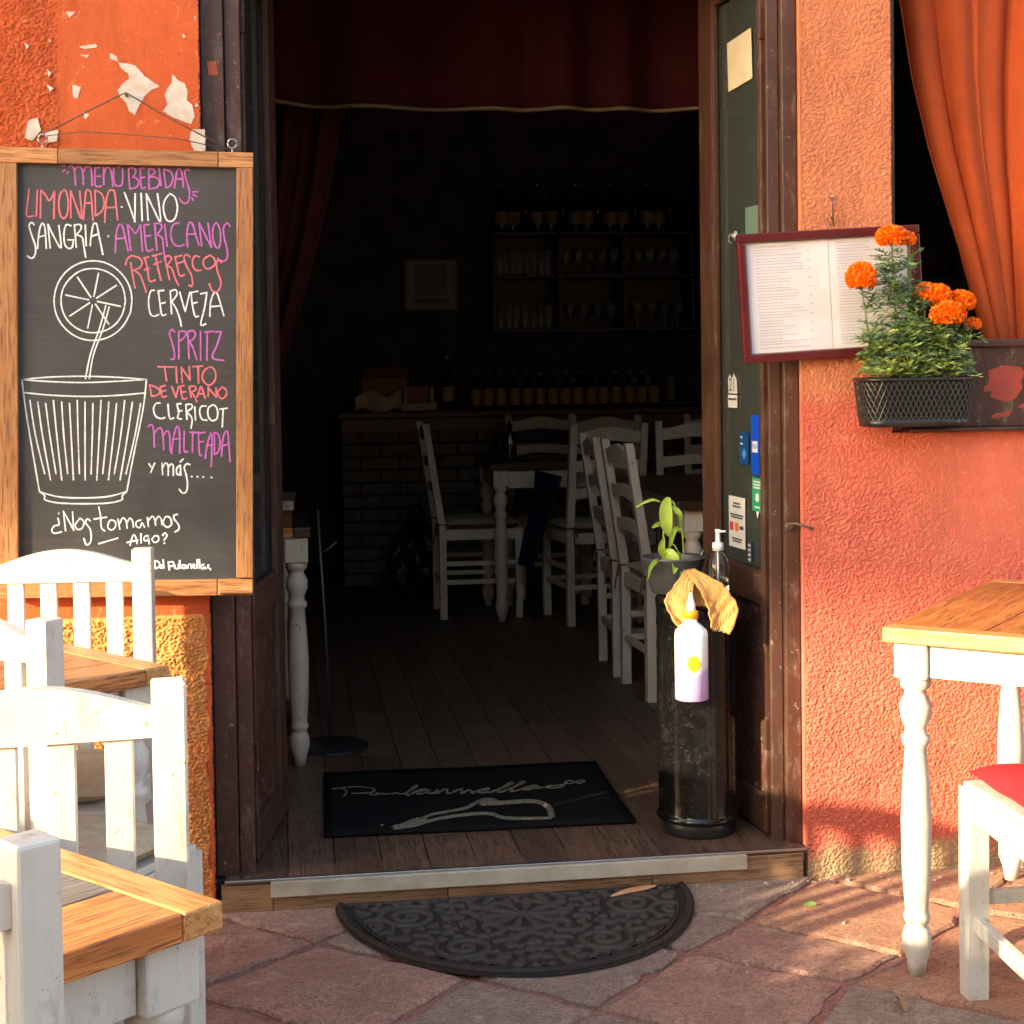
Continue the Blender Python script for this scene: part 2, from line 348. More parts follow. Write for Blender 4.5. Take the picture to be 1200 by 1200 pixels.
CHALK = {
 'm': 's-158 1030 -144 1028;s-156 1002 -146 1010;s-138 992 -130 1002;s-126 1024 -112 1028 -102 1006 -98 938;s-102 1006 -88 1024 -74 1022 -64 1002 -62 942;s-62 998 -48 1024 -30 1022 -24 998 -22 936;s-6 1018 16 1022;s-6 1018 -8 938 22 934;s-6 980 18 980;s32 1022 32 940;s32 988 44 1018 58 1020 68 998 74 932;s80 1018 78 968 86 938 102 934 116 942 120 982 120 1018;s100 1020 114 1034;s148 1016 152 922;s148 1016 168 1020 182 1006 172 982 154 974;s154 974 180 974 194 954 184 930 152 920;s198 1016 220 1020;s202 1016 206 928 226 928;s204 974 222 976;s242 1016 242 922;s242 1016 262 1014 270 998 242 976;s242 976 278 974 290 952 278 928 242 920;s290 1018 298 936;s312 1014 320 926;s312 1014 344 1002 354 970 342 938 320 926;s360 926 372 998 384 1016 396 998 402 930;s366 968 398 968;s434 1006 420 1014 410 998 414 970 430 912 426 868 412 852 394 858 382 876;s444 906 470 908;s446 894 464 884;s440 880 446 866;s78 620 84 708 98 750 112 746 122 708 138 624;s84 684 126 688;s150 628 138 750;s138 750 158 730 174 710 198 750;s198 750 204 626;s214 748 238 752;s214 748 224 632 254 634;s222 696 244 700;s264 756 272 630;s264 756 290 756 296 734 272 702;s274 704 298 686 304 626 312 578;s310 752 320 648;s378 758 350 750 338 708 348 664 374 648 400 656;s416 644 414 706 424 756 440 756 454 706 470 652;s414 704 454 706;s482 648 472 760;s472 760 502 696 528 642;s528 642 514 758;s552 760 538 738 536 690 544 652 560 638 570 664 572 712 562 750 552 760;s618 742 604 758 588 738 588 696 602 630 602 592 586 576 564 582 556 590;s346 240 334 252 322 232 330 200 342 150 342 112 326 110;s366 240 364 110;s366 240 392 242 400 226 382 204 366 194;s408 240 412 110;s408 240 434 244 444 226 434 204 414 194;s414 194 432 160 448 104;s468 242 466 102;s500 236 496 102;s488 236 526 240;s532 238 566 238;s566 238 546 176 522 114 576 100;s212 -212 226 -202 238 -224 240 -310;s240 -246 260 -222 276 -224 282 -268 284 -324;s282 -262 296 -236 310 -240 314 -280 314 -334;s320 -344 330 -270 344 -220 356 -218 360 -270 358 -342;s326 -274 366 -272;s382 -236 380 -330 396 -334;s408 -242 462 -246;s422 -244 418 -340;s446 -248 480 -244;s448 -248 452 -350 464 -350;s448 -290 474 -288;s478 -370 488 -310 504 -256 512 -256 510 -338 506 -410;s484 -308 514 -306;s524 -246 522 -352;s524 -246 544 -258 550 -302 540 -340 522 -352;s556 -362 562 -286 576 -244 588 -248 592 -314 596 -390;s560 -310 594 -304',
 'p': 's-312 920 -320 858 -326 794 -294 794;s-274 914 -282 792;s-258 914 -264 784;s-258 914 -238 892 -220 864 -196 910;s-196 910 -202 780;s-152 916 -170 896 -178 848 -172 798 -156 782 -140 802 -134 856 -142 906 -152 916;s-122 912 -124 784;s-122 912 -100 846 -74 780 -80 910;s-66 776 -58 856 -50 910 -38 914 -28 892 -22 772;s-58 854 -24 854;s-10 914 -10 794;s-10 914 20 898 32 856 20 816 -10 794;s32 762 40 856 54 908 70 914 82 898 92 774;s40 832 88 834;s124 560 132 586 150 602 172 600 192 590 202 568 188 546 160 534;s148 570 156 514 166 450;s170 530 190 514 204 476 216 438 216 430;s210 592 234 598;s214 594 226 540 234 484 262 488;s212 536 236 544;s250 602 294 614;s264 602 276 540 288 486;s256 562 292 576;s306 596 318 540 328 488;s306 596 330 602 338 584 318 558;s318 556 340 540 354 496 370 462;s354 596 388 604;s356 596 366 546 376 508 398 512;s362 564 394 574;s426 596 412 608 398 596 408 556 430 512 436 474 430 456 418 462;s470 596 452 602 438 582 440 550 456 532 480 534;s522 604 494 588 488 564 500 542 520 542 542 560 540 588 522 604;s574 568 562 582 550 566 554 528 568 484 566 452 550 430 528 434 514 468;s264 74 338 72;s296 72 304 6;s350 74 352 -4;s374 72 378 -4;s374 72 414 8;s414 8 412 74;s428 72 476 74;s454 70 454 -8;s508 70 482 52 472 18 486 -8 506 -18 530 2 536 34 526 62 508 70;s224 -12 232 -66;s224 -12 258 -26 272 -46 258 -62 232 -66;s274 -22 298 -16;s274 -22 282 -70 302 -66;s276 -46 300 -40;s328 -22 346 -74;s346 -74 360 -22;s364 -22 386 -18;s368 -22 378 -80 398 -78;s370 -50 394 -48;s410 -24 418 -76;s410 -24 436 -22 440 -40 418 -50;s418 -50 434 -72 444 -98;s446 -74 458 -40 466 -24 476 -52 484 -82;s454 -60 478 -58;s498 -72 500 -28;s500 -28 514 -48 538 -78;s538 -78 536 -32;s566 -28 546 -48 548 -70 566 -84 586 -62 582 -40 566 -28',
 'w': 's110 836 114 834;s126 904 150 836 172 764;s172 764 176 898;s204 900 206 770;s228 898 234 772;s228 898 260 826 292 766 280 898;s338 898 314 868 306 826 318 778 338 766 360 782 372 830 362 880 338 898;s-294 752 -302 762 -316 750 -308 712 -290 652 -292 612 -308 594 -328 606;s-280 640 -272 712 -260 754 -248 752 -242 712 -240 640;s-274 694 -242 702;s-222 642 -230 754;s-230 754 -202 692 -172 642 -180 748;s-124 746 -144 752 -156 722 -156 666 -142 642 -122 644 -114 680;s-140 680 -114 680;s-102 644 -108 750;s-108 750 -82 752 -78 732 -102 702;s-100 704 -74 692 -68 656 -60 598;s-58 750 -56 652;s-38 652 -30 712 -20 754 -6 754 2 712 20 610;s-32 696 4 708;s46 698 48 696;s256 438 240 436 228 396 230 346 240 320 258 316 274 324;s274 436 300 438;s274 436 280 384 288 322 308 324;s280 374 306 380;s330 434 334 326;s330 434 356 440 360 416 336 384;s336 384 356 350 372 302 378 266;s374 430 398 336;s398 336 422 428;s430 428 460 432;s428 428 432 372 444 314 460 314;s432 374 456 380;s472 420 502 426;s502 426 490 354 470 274 494 276;s514 312 518 376 534 422 548 424 560 392 580 314;s516 358 568 362;s272 -100 252 -102 240 -126 248 -160 272 -174 292 -170;s308 -106 314 -172 334 -172;s350 -106 370 -104;s350 -110 358 -144 352 -172 370 -178;s354 -140 374 -138;s392 -110 396 -180;s392 -110 416 -108 422 -124 398 -142;s396 -146 416 -168 420 -190 414 -224;s434 -120 436 -184;s488 -118 464 -120 456 -146 466 -180 490 -186;s520 -112 498 -128 496 -164 512 -188 536 -180 542 -148 534 -122 520 -112;s552 -134 588 -130;s568 -136 562 -220;s212 -388 224 -408;s240 -386 220 -432;s274 -388 276 -444;s276 -410 290 -388 302 -400 302 -448;s304 -410 314 -394 326 -400 326 -448;s360 -400 344 -412 342 -438 354 -446 360 -428;s360 -400 362 -448;s360 -384 374 -370;s406 -398 390 -394 378 -412 386 -444 392 -488 386 -526 368 -534 352 -514;s412 -454 414 -456;s438 -456 442 -458;s466 -458 468 -460;s504 -462 508 -462;s-212 -614 -212 -618;s-216 -638 -212 -670 -232 -674 -246 -694 -234 -710 -200 -704;s-190 -606 -182 -700;s-190 -606 -144 -698;s-144 -698 -148 -610;s-118 -646 -136 -672 -128 -694 -106 -690 -96 -660 -114 -642 -118 -646;s-66 -656 -80 -646 -88 -664 -68 -696 -64 -740 -74 -766 -90 -766 -98 -738;s-26 -590 -18 -636 -16 -688 0 -706;s-50 -648 10 -640;s20 -662 14 -688 30 -702 48 -690 50 -664 32 -654 20 -662;s62 -650 70 -700;s70 -672 84 -646 100 -660 104 -696;s104 -670 118 -648 130 -662 134 -692;s170 -658 148 -666 148 -688 164 -694 174 -672 186 -694;s200 -646 204 -690;s204 -664 222 -642 234 -656 238 -686;s238 -664 252 -642 264 -656 268 -684;s282 -652 272 -674 290 -696 312 -684 308 -654 290 -644 282 -652;s342 -636 326 -640 326 -658 346 -686 346 -708 328 -720;s-30 -766 60 -742;s116 -778 130 -732 142 -736 150 -772;s102 -764 154 -754;s168 -724 168 -768;s202 -734 186 -738 182 -756 200 -756 202 -734 206 -774;s232 -736 220 -752 232 -768 250 -758 248 -738 232 -736;s270 -736 280 -724 290 -736 276 -758;s276 -772 278 -774;s230 -854 232 -894;s226 -856 248 -862 252 -882 234 -894;s264 -878 252 -884 260 -892 270 -886;s270 -852 272 -892;s294 -864 298 -902;s294 -866 316 -864 318 -880 298 -886;s324 -880 324 -894 340 -896 342 -876;s348 -858 348 -896;s372 -882 360 -880 360 -896 374 -896;s374 -882 378 -896;s386 -896 388 -880 400 -880 402 -898;s408 -888 420 -886 412 -878 408 -892 420 -898;s430 -856 430 -898;s440 -856 442 -898;s464 -880 448 -888 454 -902 466 -894 466 -880 470 -902;s482 -884 482 -898 492 -896 492 -880 492 -908;s142 334 106 270 50 224 -18 204 -88 212 -148 248 -192 306 -210 376 -200 450 -166 514 -110 560 -42 580 28 572 88 536 132 478 150 408 142 334;s120 390 106 332 74 282 24 250 -34 240 -90 252 -138 286 -168 334 -178 394 -166 452 -132 500 -84 534 -26 544 30 532 78 500 110 450 120 390;l-10 388 96 364;l-20 376 40 280;l-34 372 -58 262;l-46 382 -140 320;l-50 396 -156 420;l-40 408 -100 504;l-26 412 -2 522;l-14 404 80 464;s-366 22 -352 -122 -324 -328 -298 -510;s-366 22 -250 12 -86 4 80 8 210 14;s210 14 190 -132 144 -338 106 -520;s-298 -510 -192 -540 -4 -544 106 -520;s-298 -510 -274 -530 -272 -550 -194 -568 -4 -574 80 -560 84 -540 106 -520;s-364 -38 -228 -54 -76 -62 66 -60 204 -50;s-366 22 -250 32 -86 34 80 26 210 14;s-332 -76 -310 -244 -272 -426;s-296 -84 -278 -244 -246 -456;s-260 -92 -244 -246 -220 -428;s-224 -78 -212 -246 -194 -458;s-186 -86 -180 -246 -166 -428;s-150 -94 -146 -248 -140 -458;s-114 -80 -114 -248 -112 -430;s-78 -88 -82 -248 -86 -460;s-42 -96 -48 -250 -58 -432;s-4 -82 -16 -250 -32 -462;s32 -90 18 -250 -4 -432;s68 -98 50 -252 22 -462;s106 -84 84 -252 50 -434;s142 -92 116 -252 76 -464;s180 -100 150 -254 104 -436;s-74 22 -48 138 -4 258 28 368;s-56 22 -34 136 12 256 44 362',
}
# ---------------------------------------------------------------- pavement
GM = NT('reddish_mortar')
_v = GM.vec((1, 1, 1), rnd=False)
_c = GM.mix(GM.ramp(GM.noise(_v, 5, 6, .7), [(.35, 0.), (.65, 1.)]), (.44, .15, .10), (.30, .19, .15))
_c = GM.mix(GM.math('MULTIPLY', GM.ramp(GM.noise(_v, 90, 4, .7), [(.45, 0.), (.62, 1.)]), .8), _c, (.13, .07, .055))
GM.bump(GM.noise(_v, 70, 5, .7), 1.0, .01); GM = GM.fin(_c, .9)
pav = MB().box((0, -49.9, -.04), (200, 100, .06)).build('pavement', GM); pav['kind'] = 'structure'
def stone_mat(name, a, b, c):
    t = NT(name); v = t.vec()
    big = t.noise(v, 5, 6, .7); mid = t.noise(t.vec((1, 1.7, 1)), 42, 8, .78, 1.2); fin = t.noise(v, 170, 5, .75)
    col = t.mix(t.ramp(big, [(.43, 0.), (.57, 1.)]), a, b)
    col = t.mix(t.ramp(mid, [(.48, 0.), (.56, .9)]), col, c)
    col = t.mix(t.ramp(fin, [(.52, 0.), (.60, .8)]), col, tuple(x*.3 for x in a))
    col = t.mix(t.ramp(t.noise(v, 14, 7, .8, 1), [(.57, 0.), (.63, .5)]), col, (.60, .45, .35))
    t.bump(t.mix(.45, mid, fin), 1.0, .014)
    return t.fin(col, .78, spec=.25)
ST = [stone_mat('rose_flagstone', (.60, .35, .26), (.47, .26, .19), (.33, .2, .16)),
      stone_mat('grey_flagstone', (.49, .36, .28), (.38, .28, .22), (.25, .195, .16)),
      stone_mat('terracotta_flagstone', (.66, .36, .23), (.54, .28, .18), (.39, .22, .15))]
rs = random.Random(11)
U = Vector((.715, .70)); V = Vector((.75, -.66))        # directions of the joints
nU = Vector((.70, -.715)); nV = Vector((.66, .75))
a_off = [-3.0, -2.55, -2.1, -1.62, -1.13, -.72, -.28, .02, .42, .83, 1.25, 1.7, 2.2, 2.7]
b_off = [-4.4, -3.95, -3.5, -3.0, -2.6, -2.2, -1.78, -1.36, -.96, -.575, -.17, .02, .42, .8, 1.2, 1.65]
def corner(i, j, key=None):
    # intersection of line nU.(p-d)=a_off[i]  and nV.p=b_off[j]
    a = a_off[i] + nU.dot(Vector((.03, -.787))) ; b = b_off[j]
    det = nU.x*nV.y - nU.y*nV.x
    x = (a*nV.y - nU.y*b)/det; y = (nU.x*b - a*nV.x)/det
    r = random.Random(i*97+j*13)
    return Vector((x + r.uniform(-.025, .025), y + r.uniform(-.025, .025)))
def flag(poly, k):
    cen = sum(poly, Vector((0, 0)))/len(poly)
    ins = []
    for q, p in enumerate(poly):
        d = (cen-p); ins.append(p + d.normalized()*(.013+rs.uniform(0, .008)))
    # subdivide edges a little and jitter
    out = []
    for q in range(len(ins)):
        p0, p1 = ins[q], ins[(q+1) % len(ins)]
        ns = max(2, int((p1-p0).length/.045))
        for s_ in range(ns):
            p = p0.lerp(p1, s_/ns)
            out.append(p + Vector((rs.uniform(-.009, .009), rs.uniform(-.009, .009))))
    if sum(out[q].x*out[(q+1) % len(out)].y-out[(q+1) % len(out)].x*out[q].y for q in range(len(out))) < 0: out.reverse()
    n = len(out); h = rs.uniform(-.002, .003)
    vs = [(p.x-cen.x, p.y-cen.y, -.02) for p in out]
    vs += [((p.x-cen.x), (p.y-cen.y), -.006+h) for p in out]
    vs += [((p.x-cen.x)*.965, (p.y-cen.y)*.965, h+rs.uniform(-.001, .001)) for p in out]
    fs = [(q, (q+1) % n, n+(q+1) % n, n+q) for q in range(n)] + [(n+q, n+(q+1) % n, 2*n+(q+1) % n, 2*n+q) for q in range(n)]
    fs.append(tuple(range(2*n, 3*n)))
    mb = MB(); mb.raw(vs, fs, False)
    o = mb.build('flagstone', ST[k], pav); o.location = (cen.x, cen.y, 0)
for i in range(len(a_off)-1):
    for j in range(len(b_off)-1):
        P4 = [corner(i, j), corner(i+1, j), corner(i+1, j+1), corner(i, j+1)]
        cx = sum(p.x for p in P4)/4; cy = sum(p.y for p in P4)/4
        if not (-2.0 < cx < 2.2 and -3.4 < cy < .25): continue
        if cy > -.02 : continue
        near_right = cx > .55
        k = 2 if near_right and rs.random() < .7 else (1 if (cx > -.3 and rs.random() < .75) else 0)
        flag(P4, k)

# ---------------------------------------------------------------- facade walls
def band(n, m, px, lo, hi, seed, aniso=1.0):
    r = np.random.default_rng(seed); f = np.fft.rfft2(r.standard_normal((n, m)))
    ky = np.fft.fftfreq(n, px)[:, None]*aniso; kx = np.fft.rfftfreq(m, px)[None, :]
    k = np.sqrt(ky*ky + kx*kx); w = np.exp(-((k-(lo+hi)/2)/((hi-lo)/2))**2)
    h = np.fft.irfft2(f*w, s=(n, m)); return h/h.std()
def stucco_mat(name, base, base2, low=None, z0=0.0, fade=None):
    t = NT(name); v = t.vec((1, 1, 1), rnd=False)
    big = t.noise(v, 2.6, 5, .6); mid = t.noise(v, 14, 5, .65); fine = t.noise(v, 260, 4, .75)
    c = t.mix(t.ramp(big, [(.35, 0.), (.68, 1.)]), base, base2)
    if low:
        sep = t.n('SeparateXYZ'); t.L(t.tc.outputs['Object'], sep.inputs[0])
        h = t.math('ADD', sep.outputs[2], t.math('MULTIPLY', mid, .09))
        c = t.mix(t.ramp(t.math('SUBTRACT', h, z0), [(.0, 0.), (.06, 1.)]), low, c)
    if fade:
        sep2 = t.n('SeparateXYZ'); t.L(t.tc.outputs['Object'], sep2.inputs[0])
        h2 = t.math('ADD', sep2.outputs[2], t.math('MULTIPLY', t.noise(v, 9, 5, .7), .22))
        c = t.mix(t.ramp(h2, [(.15, 1.), (.2, 0.)]), c, fade)
    c = t.mix(t.ramp(t.noise(v, 55, 5, .8), [(.62, 0.), (.66, .5)]), c, (.25, .06, .03))
    c = t.mix(t.ramp(t.noise(t.vec((5, 5, 1.2), rnd=False), 1.5, 6, .75), [(.53, 0.), (.66, .4)]), c, tuple(x*.55 for x in base))
    c = t.mix(t.ramp(t.noise(v, 21, 7, .8, 1.5), [(.60, 0.), (.64, .45)]), c, (.74, .40, .24))
    c = t.mix(t.math('MULTIPLY', t.ramp(mid, [(.5, 0.), (.8, 1.)]), .35), c, tuple(min(1, x*1.25+.02) for x in base))
    t.bump(fine, .9, .0022)
    return t.fin(c, .86, spec=.2)
ORL = stucco_mat('orange_limewash', (.58, .12, .042), (.49, .088, .03))
ORLL = stucco_mat('ochre_orange_limewash', (.74, .34, .115), (.66, .26, .08))
CORAL = stucco_mat('coral_limewash', (.64, .235, .12), (.58, .19, .09), low=(.63, .15, .10), z0=1.25, fade=(.42, .3, .18))
def relief(name, x0, x1, z0, z1, y, mats, seed, amp, matfn=None, step=.0026, parent=None, dark=None):
    nx = int((x1-x0)/step)+1; nz = int((z1-z0)/step)+1
    X, Z = np.meshgrid(np.linspace(x0, x1, nx), np.linspace(z0, z1, nz))
    h = np.tanh(1.1*(.6*band(nz, nx, step, 30, 70, seed, .8)+.85*band(nz, nx, step, 70, 135, seed+7, .9)))*1.3 + .5*band(nz, nx, step, 130, 190, seed+1) + .9*band(nz, nx, step, 3, 12, seed+2)*.6
    pit = band(nz, nx, step, 25, 60, seed+3); h = h - np.clip(pit-2.3, 0, 1.0)*2.6
    A = amp(X, Z)
    # feather towards the border so the sheet meets the plain wall and the opening edges
    Y = y - h*A*.0013
    co = np.stack([X, Y, Z], -1).reshape(-1, 3).astype(np.float32)
    idx = np.arange(nx*nz).reshape(nz, nx)
    q = np.stack([idx[:-1, :-1], idx[:-1, 1:], idx[1:, 1:], idx[1:, :-1]], -1).reshape(-1, 4).astype(np.int32)
    me = bpy.data.meshes.new(name); me.vertices.add(len(co)); me.vertices.foreach_set('co', co.ravel())
    me.loops.add(q.size); me.loops.foreach_set('vertex_index', q.ravel())
    me.polygons.add(len(q)); me.polygons.foreach_set('loop_start', np.arange(0, q.size, 4, dtype=np.int32))
    me.polygons.foreach_set('use_smooth', np.ones(len(q), dtype=bool))
    for m in mats: me.materials.append(m)
    if matfn is not None:
        cxz = co[q].mean(1); me.polygons.foreach_set('material_index', matfn(cxz[:, 0], cxz[:, 2]).astype(np.int32))
    me.update(); me.validate()
    o = bpy.data.objects.new(name, me); link(o, parent); return o
WY = -.07                                   # outer face of the facade
facade = empty('facade_wall', (0, 0, 0)); tag(facade, 'rough orange stuccoed facade wall pierced by the doorway and the window', 'wall'); facade['kind'] = 'structure'
# left part: solid body plus relief sheet with its own rough plaster
MB().box((-3.38, .0995, 1.9), (5.24, .30, 4.2)).build('wall_body', ORL, facade)
def ampL(X, Z):
    sm = ((X > -1.09) & (Z > 1.70)) | ((Z > .725) & (Z < .80)) | (X > -.771)
    rough = np.where(Z < .73, 1.75, 1.0)
    a = np.where(sm, .18, rough)
    k = np.ones(9)/9.
    return a
relief('plaster_relief', -1.60, -.757, -.02, 2.65, WY, [ORL, ORLL], 21, ampL, lambda x, z: ((z < .735) & (x < -.770+.003*np.sin(z*31)+.003*np.sin(z*83))), parent=facade)
# the return of the left wall towards the door frame
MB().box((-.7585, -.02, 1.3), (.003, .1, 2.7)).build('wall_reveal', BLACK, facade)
# right part
MB().box((.861, .0995, 1.9), (.232, .30, 4.2)).build('wall_body', CORAL, facade)      # pier between door and window
MB().box((2.98, .0995, .52), (4.0, .30, 1.24)).build('wall_body', CORAL, facade)
MB().box((4.5, .0895, 2.57), (3.0, .30, 2.86)).build('wall_body', CORAL, facade)
def ampR(X, Z):
    a = np.where(Z > 1.0, .8, 1.15)
    w = np.clip((X-.95)/.25, 0, 1)*np.clip((Z-.72)/.15, 0, 1)
    return a*(1-.6*w)
relief('plaster_relief', .7435, .979, 1.139, 2.65, WY, [CORAL], 41, ampR, parent=facade)
relief('plaster_relief', .7435, 1.62, -.02, 1.139, WY, [CORAL], 61, ampR, parent=facade)
MB().box((0.9, .0895, 3.3), (9.0, .29, 1.3)).build('wall_body', ORL, facade)           # above the openings
one('wall_body', (.0, .06, 2.56), (1.52, .2, .2), BROWN, facade)
# bare patches where the paint has flaked off
PLAS = plain('bare_plaster', (.62, .57, .52), (.5, .42, .36), .9, 30, .5, .002)
rp = random.Random(5)
def px2(x, y): return (-.929+(x-148)*.002165, 1.984-(y-112)*.00216)
patches = [[(131,65),(138,68),(140,75),(148,76),(158,78),(168,90),(178,97),(184,101),(176,104),(168,111),(161,122),(156,133),(150,128),(146,118),(141,113),(138,106),(144,98),(151,93),(150,87),(143,82),(139,74),(131,71)],
  [(198,87),(204,94),(211,97),(214,106),(213,116),(219,121),(221,134),(217,142),(208,139),(196,134),(187,128),(192,120),(189,111),(192,103),(197,97)],
  [(90,100),(99,102),(94,116),(90,112)], [(98,58),(116,55),(118,58),(103,61)], [(99,67),(108,67),(106,70)], [(217,148),(232,148),(232,172),(220,172),(215,160)],
  [(42,140),(52,136),(55,150),(46,162),(38,158)], [(60,152),(74,150),(72,162),(62,164)], [(210,42),(213,46),(210,48)], [(223,24),(225,22),(224,28)], [(40,54),(45,58),(42,62)], [(63,83),(68,88),(65,92)], [(62,100),(70,104),(66,108)], [(100,130),(107,132),(103,138)], [(223,118),(226,122),(222,123)], [(70,0),(76,0),(74,5)],[(85,20),(95,20),(88,27)],[(66,50),(69,52),(66,54)]]
for pl in patches:
    pts = []
    for q in range(len(pl)):
        p0 = px2(*pl[q]); p1 = px2(*pl[(q+1) % len(pl)])
        ln_ = math.dist(p0, p1); ns_ = max(2, int(ln_/.003))
        for k_ in range(ns_):
            f_ = k_/ns_; jj = .0009 if k_ else .0004; pts.append((p0[0]+(p1[0]-p0[0])*f_+rp.uniform(-jj, jj), p0[1]+(p1[1]-p0[1])*f_+rp.uniform(-jj, jj)))
    ar = sum(pts[q][0]*pts[(q+1) % len(pts)][1]-pts[(q+1) % len(pts)][0]*pts[q][1] for q in range(len(pts)))
    if ar < 0: pts.reverse()
    rough_zone = pl[0][0] < 80
    MB().prism(pts, WY-(.0042 if rough_zone else .0011), WY+.004, 'y').build('bare_patch', PLAS, facade)

# ---------------------------------------------------------------- step
step = empty('door_step', (0, 0, 0)); tag(step, 'low doorway step faced with wood-look tiles and a pale strip', 'step'); step['kind'] = 'structure'
SX0, SX1, SY, FZ = -.745, .728, -.085, .078
xs = [SX0, -.62, -.19, .33, SX1]
for x0, x1 in zip(xs[:-1], xs[1:]):
    one('riser_tile', ((x0+x1)/2, SY+.01, FZ/2-.006), (x1-x0-.002, .02, FZ-.012), STEPW, step, bev=.001)
one('stone_strip', (-.025, SY-.0075, .055), (1.20, .012, .037), MARBLE, step, bev=.0015)
one('metal_edge', (0, SY+.004, FZ-.002), (SX1-SX0, .012, .008), STEEL, step, bev=.002)

# ---------------------------------------------------------------- interior floor of narrow wood-look tiles
fl = MB().box((1.2, 3.0, .05), (5.6, 6.1, .04)).build('floor', plain('dark_grout', (.02, .014, .01), None, .8, 30, .2)); fl['kind'] = 'structure'
MB().box((0, -.0305, .06), (1.47, .09, .033)).build('threshold', FLOORW, fl)
pw = .118; made = 0; rest = MB(); pm = {}
for i in range(-6, 40):
    x = -.70 + i*pw + .0
    y = -.073 if i % 2 else -.073-.0
    first = .325 if i % 2 == 0 else .60
    yy = y; seg = [first] + [.6]*12
    for L_ in seg:
        y1 = yy + L_
        if y1 > 6: break
        xc = x + pw/2; yc = (yy+y1)/2
        inside = (yy > .24) or (-.74 < x and x+pw < .745)
        if inside and -1.3 < xc < 4.0:
            if yc < 4.4 and -.9 < xc < 1.3 and made < 250:
                key = round(L_, 3)
                if key not in pm: pm[key] = MB().box((0, 0, 0), (pw-.0025, L_-.0025, .01), bev=.0012)
                if not isinstance(pm[key], bpy.types.Mesh):
                    o = pm[key].build('plank', FLOORW, fl); pm[key] = o.data; o.location = (xc, yc, FZ-.005)
                else: share('plank', pm[key], fl, (xc, yc, FZ-.005))
                made += 1
            else: rest.box((xc, yc, FZ-.005), (pw-.0025, L_-.0025, .01))
        yy = y1
rest.build('plank', FLOORW, fl, kind='stuff')
# room shell
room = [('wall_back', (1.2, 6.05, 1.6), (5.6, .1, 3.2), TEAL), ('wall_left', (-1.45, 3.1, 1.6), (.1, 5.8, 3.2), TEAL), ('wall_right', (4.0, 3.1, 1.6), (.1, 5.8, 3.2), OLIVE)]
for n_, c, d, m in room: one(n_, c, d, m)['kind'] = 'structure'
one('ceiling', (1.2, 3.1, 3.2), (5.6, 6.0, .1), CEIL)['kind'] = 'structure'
# ---------------------------------------------------------------- door frame and leaves
frame = empty('door_frame', (0, 0, 0)); tag(frame, 'chipped dark brown wooden frame around the open doorway', 'door frame')
for s, x0, x1 in ((-1, -.7565, -.702), (1, .703, .7425)):
    one('outer_strip', ((x0+x1)/2, .0, 1.27), (x1-x0, .06, 2.39), BROWN, frame, bev=.003)
for s, x0, x1 in ((-1, -.700, -.662), (1, .668, .701)):
    one('inner_strip', ((x0+x1)/2, -.005, 1.27), (x1-x0, .012, 2.39), BROWN, frame, bev=.003)
one('head_strip', (0, .03, 2.49), (1.48, .09, .06), BROWN, frame, bev=.003)
def leaf(name, label, loc, rz, L_, far_w, side):
    d = empty(name, loc, rz); tag(d, label, 'door')
    T = .04; z0, z1 = .088, 2.44
    nw = .014
    one('stile', (nw/2, 0, (z0+z1)/2), (nw, T, z1-z0), BROWN, d, bev=.003)
    one('stile', (L_-far_w/2, 0, (z0+z1)/2), (far_w, T, z1-z0), BROWN, d, bev=.003)
    w = L_-far_w-nw; xc = nw+w/2
    for za, zb in ((2.33, 2.44), (.70, .765), (.088, .17)):
        one('rail', (xc, 0, (za+zb)/2), (w, T, zb-za), BROWN, d, bev=.002)
    one('glass_pane', (xc, -side*.004, 1.548), (w, .005, 1.564), PANE, d)
    one('lower_panel', (xc, -side*.004, .435), (w, .018, .53), BROWN_W, d)
    # mouldings round glass and panel
    m = MB(); y = side*.012
    for za, zb in ((.765, 2.33), (.17, .70)):
        m.box((nw+.006, y, (za+zb)/2), (.012, .014, zb-za), bev=.002); m.box((L_-far_w-.006, y, (za+zb)/2), (.012, .014, zb-za), bev=.002)
        m.box((xc, y, za+.006), (w-.025, .014, .012), bev=.002); m.box((xc, y, zb-.006), (w-.025, .014, .012), bev=.002)
    m.build('moulding', BROWN, d)
    for hz in (.35, 1.3, 2.2): one('hinge', (-.004, 0, hz), (.012, .05, .08), BROWN, d, bev=.003)
    return d
dR = leaf('door_leaf', 'right glazed brown door leaf covered with payment stickers, folded inward', (.684, .030, 0), R(95.4), .46, .105, 1)
dL = leaf('door_leaf', 'left brown door leaf with a scratched lower panel, folded inward behind the chalkboard', (-.674, .045, 0), R(80.5), .46, .10, -1)
# hook latch between the frame and the right wall
hk = empty('hook_latch', (.711, -.04, .902)); tag(hk, 'small rusty hook and eye latch on the right door frame', 'latch')
MB().lathe([(0, .012), (.004, .012), (.005, .006)], n=14, M=Matrix.Rotation(R(90), 4, 'X')).build('eye_plate', WIREM, hk)
MB().tube([(0, -.006, .008), (.01, -.02, .01), (.03, -.03, .004), (.052, -.034, -.004)], .0035).build('hook', WIREM, hk)
ORPAINT = plain('orange_paint_smear', (.55, .1, .04), None, .5, 30, .1)
one('paint_smear', (-.728, -.0305, 2.06), (.022, .002, .034), ORPAINT, frame, rot=(0, R(-6), 0))

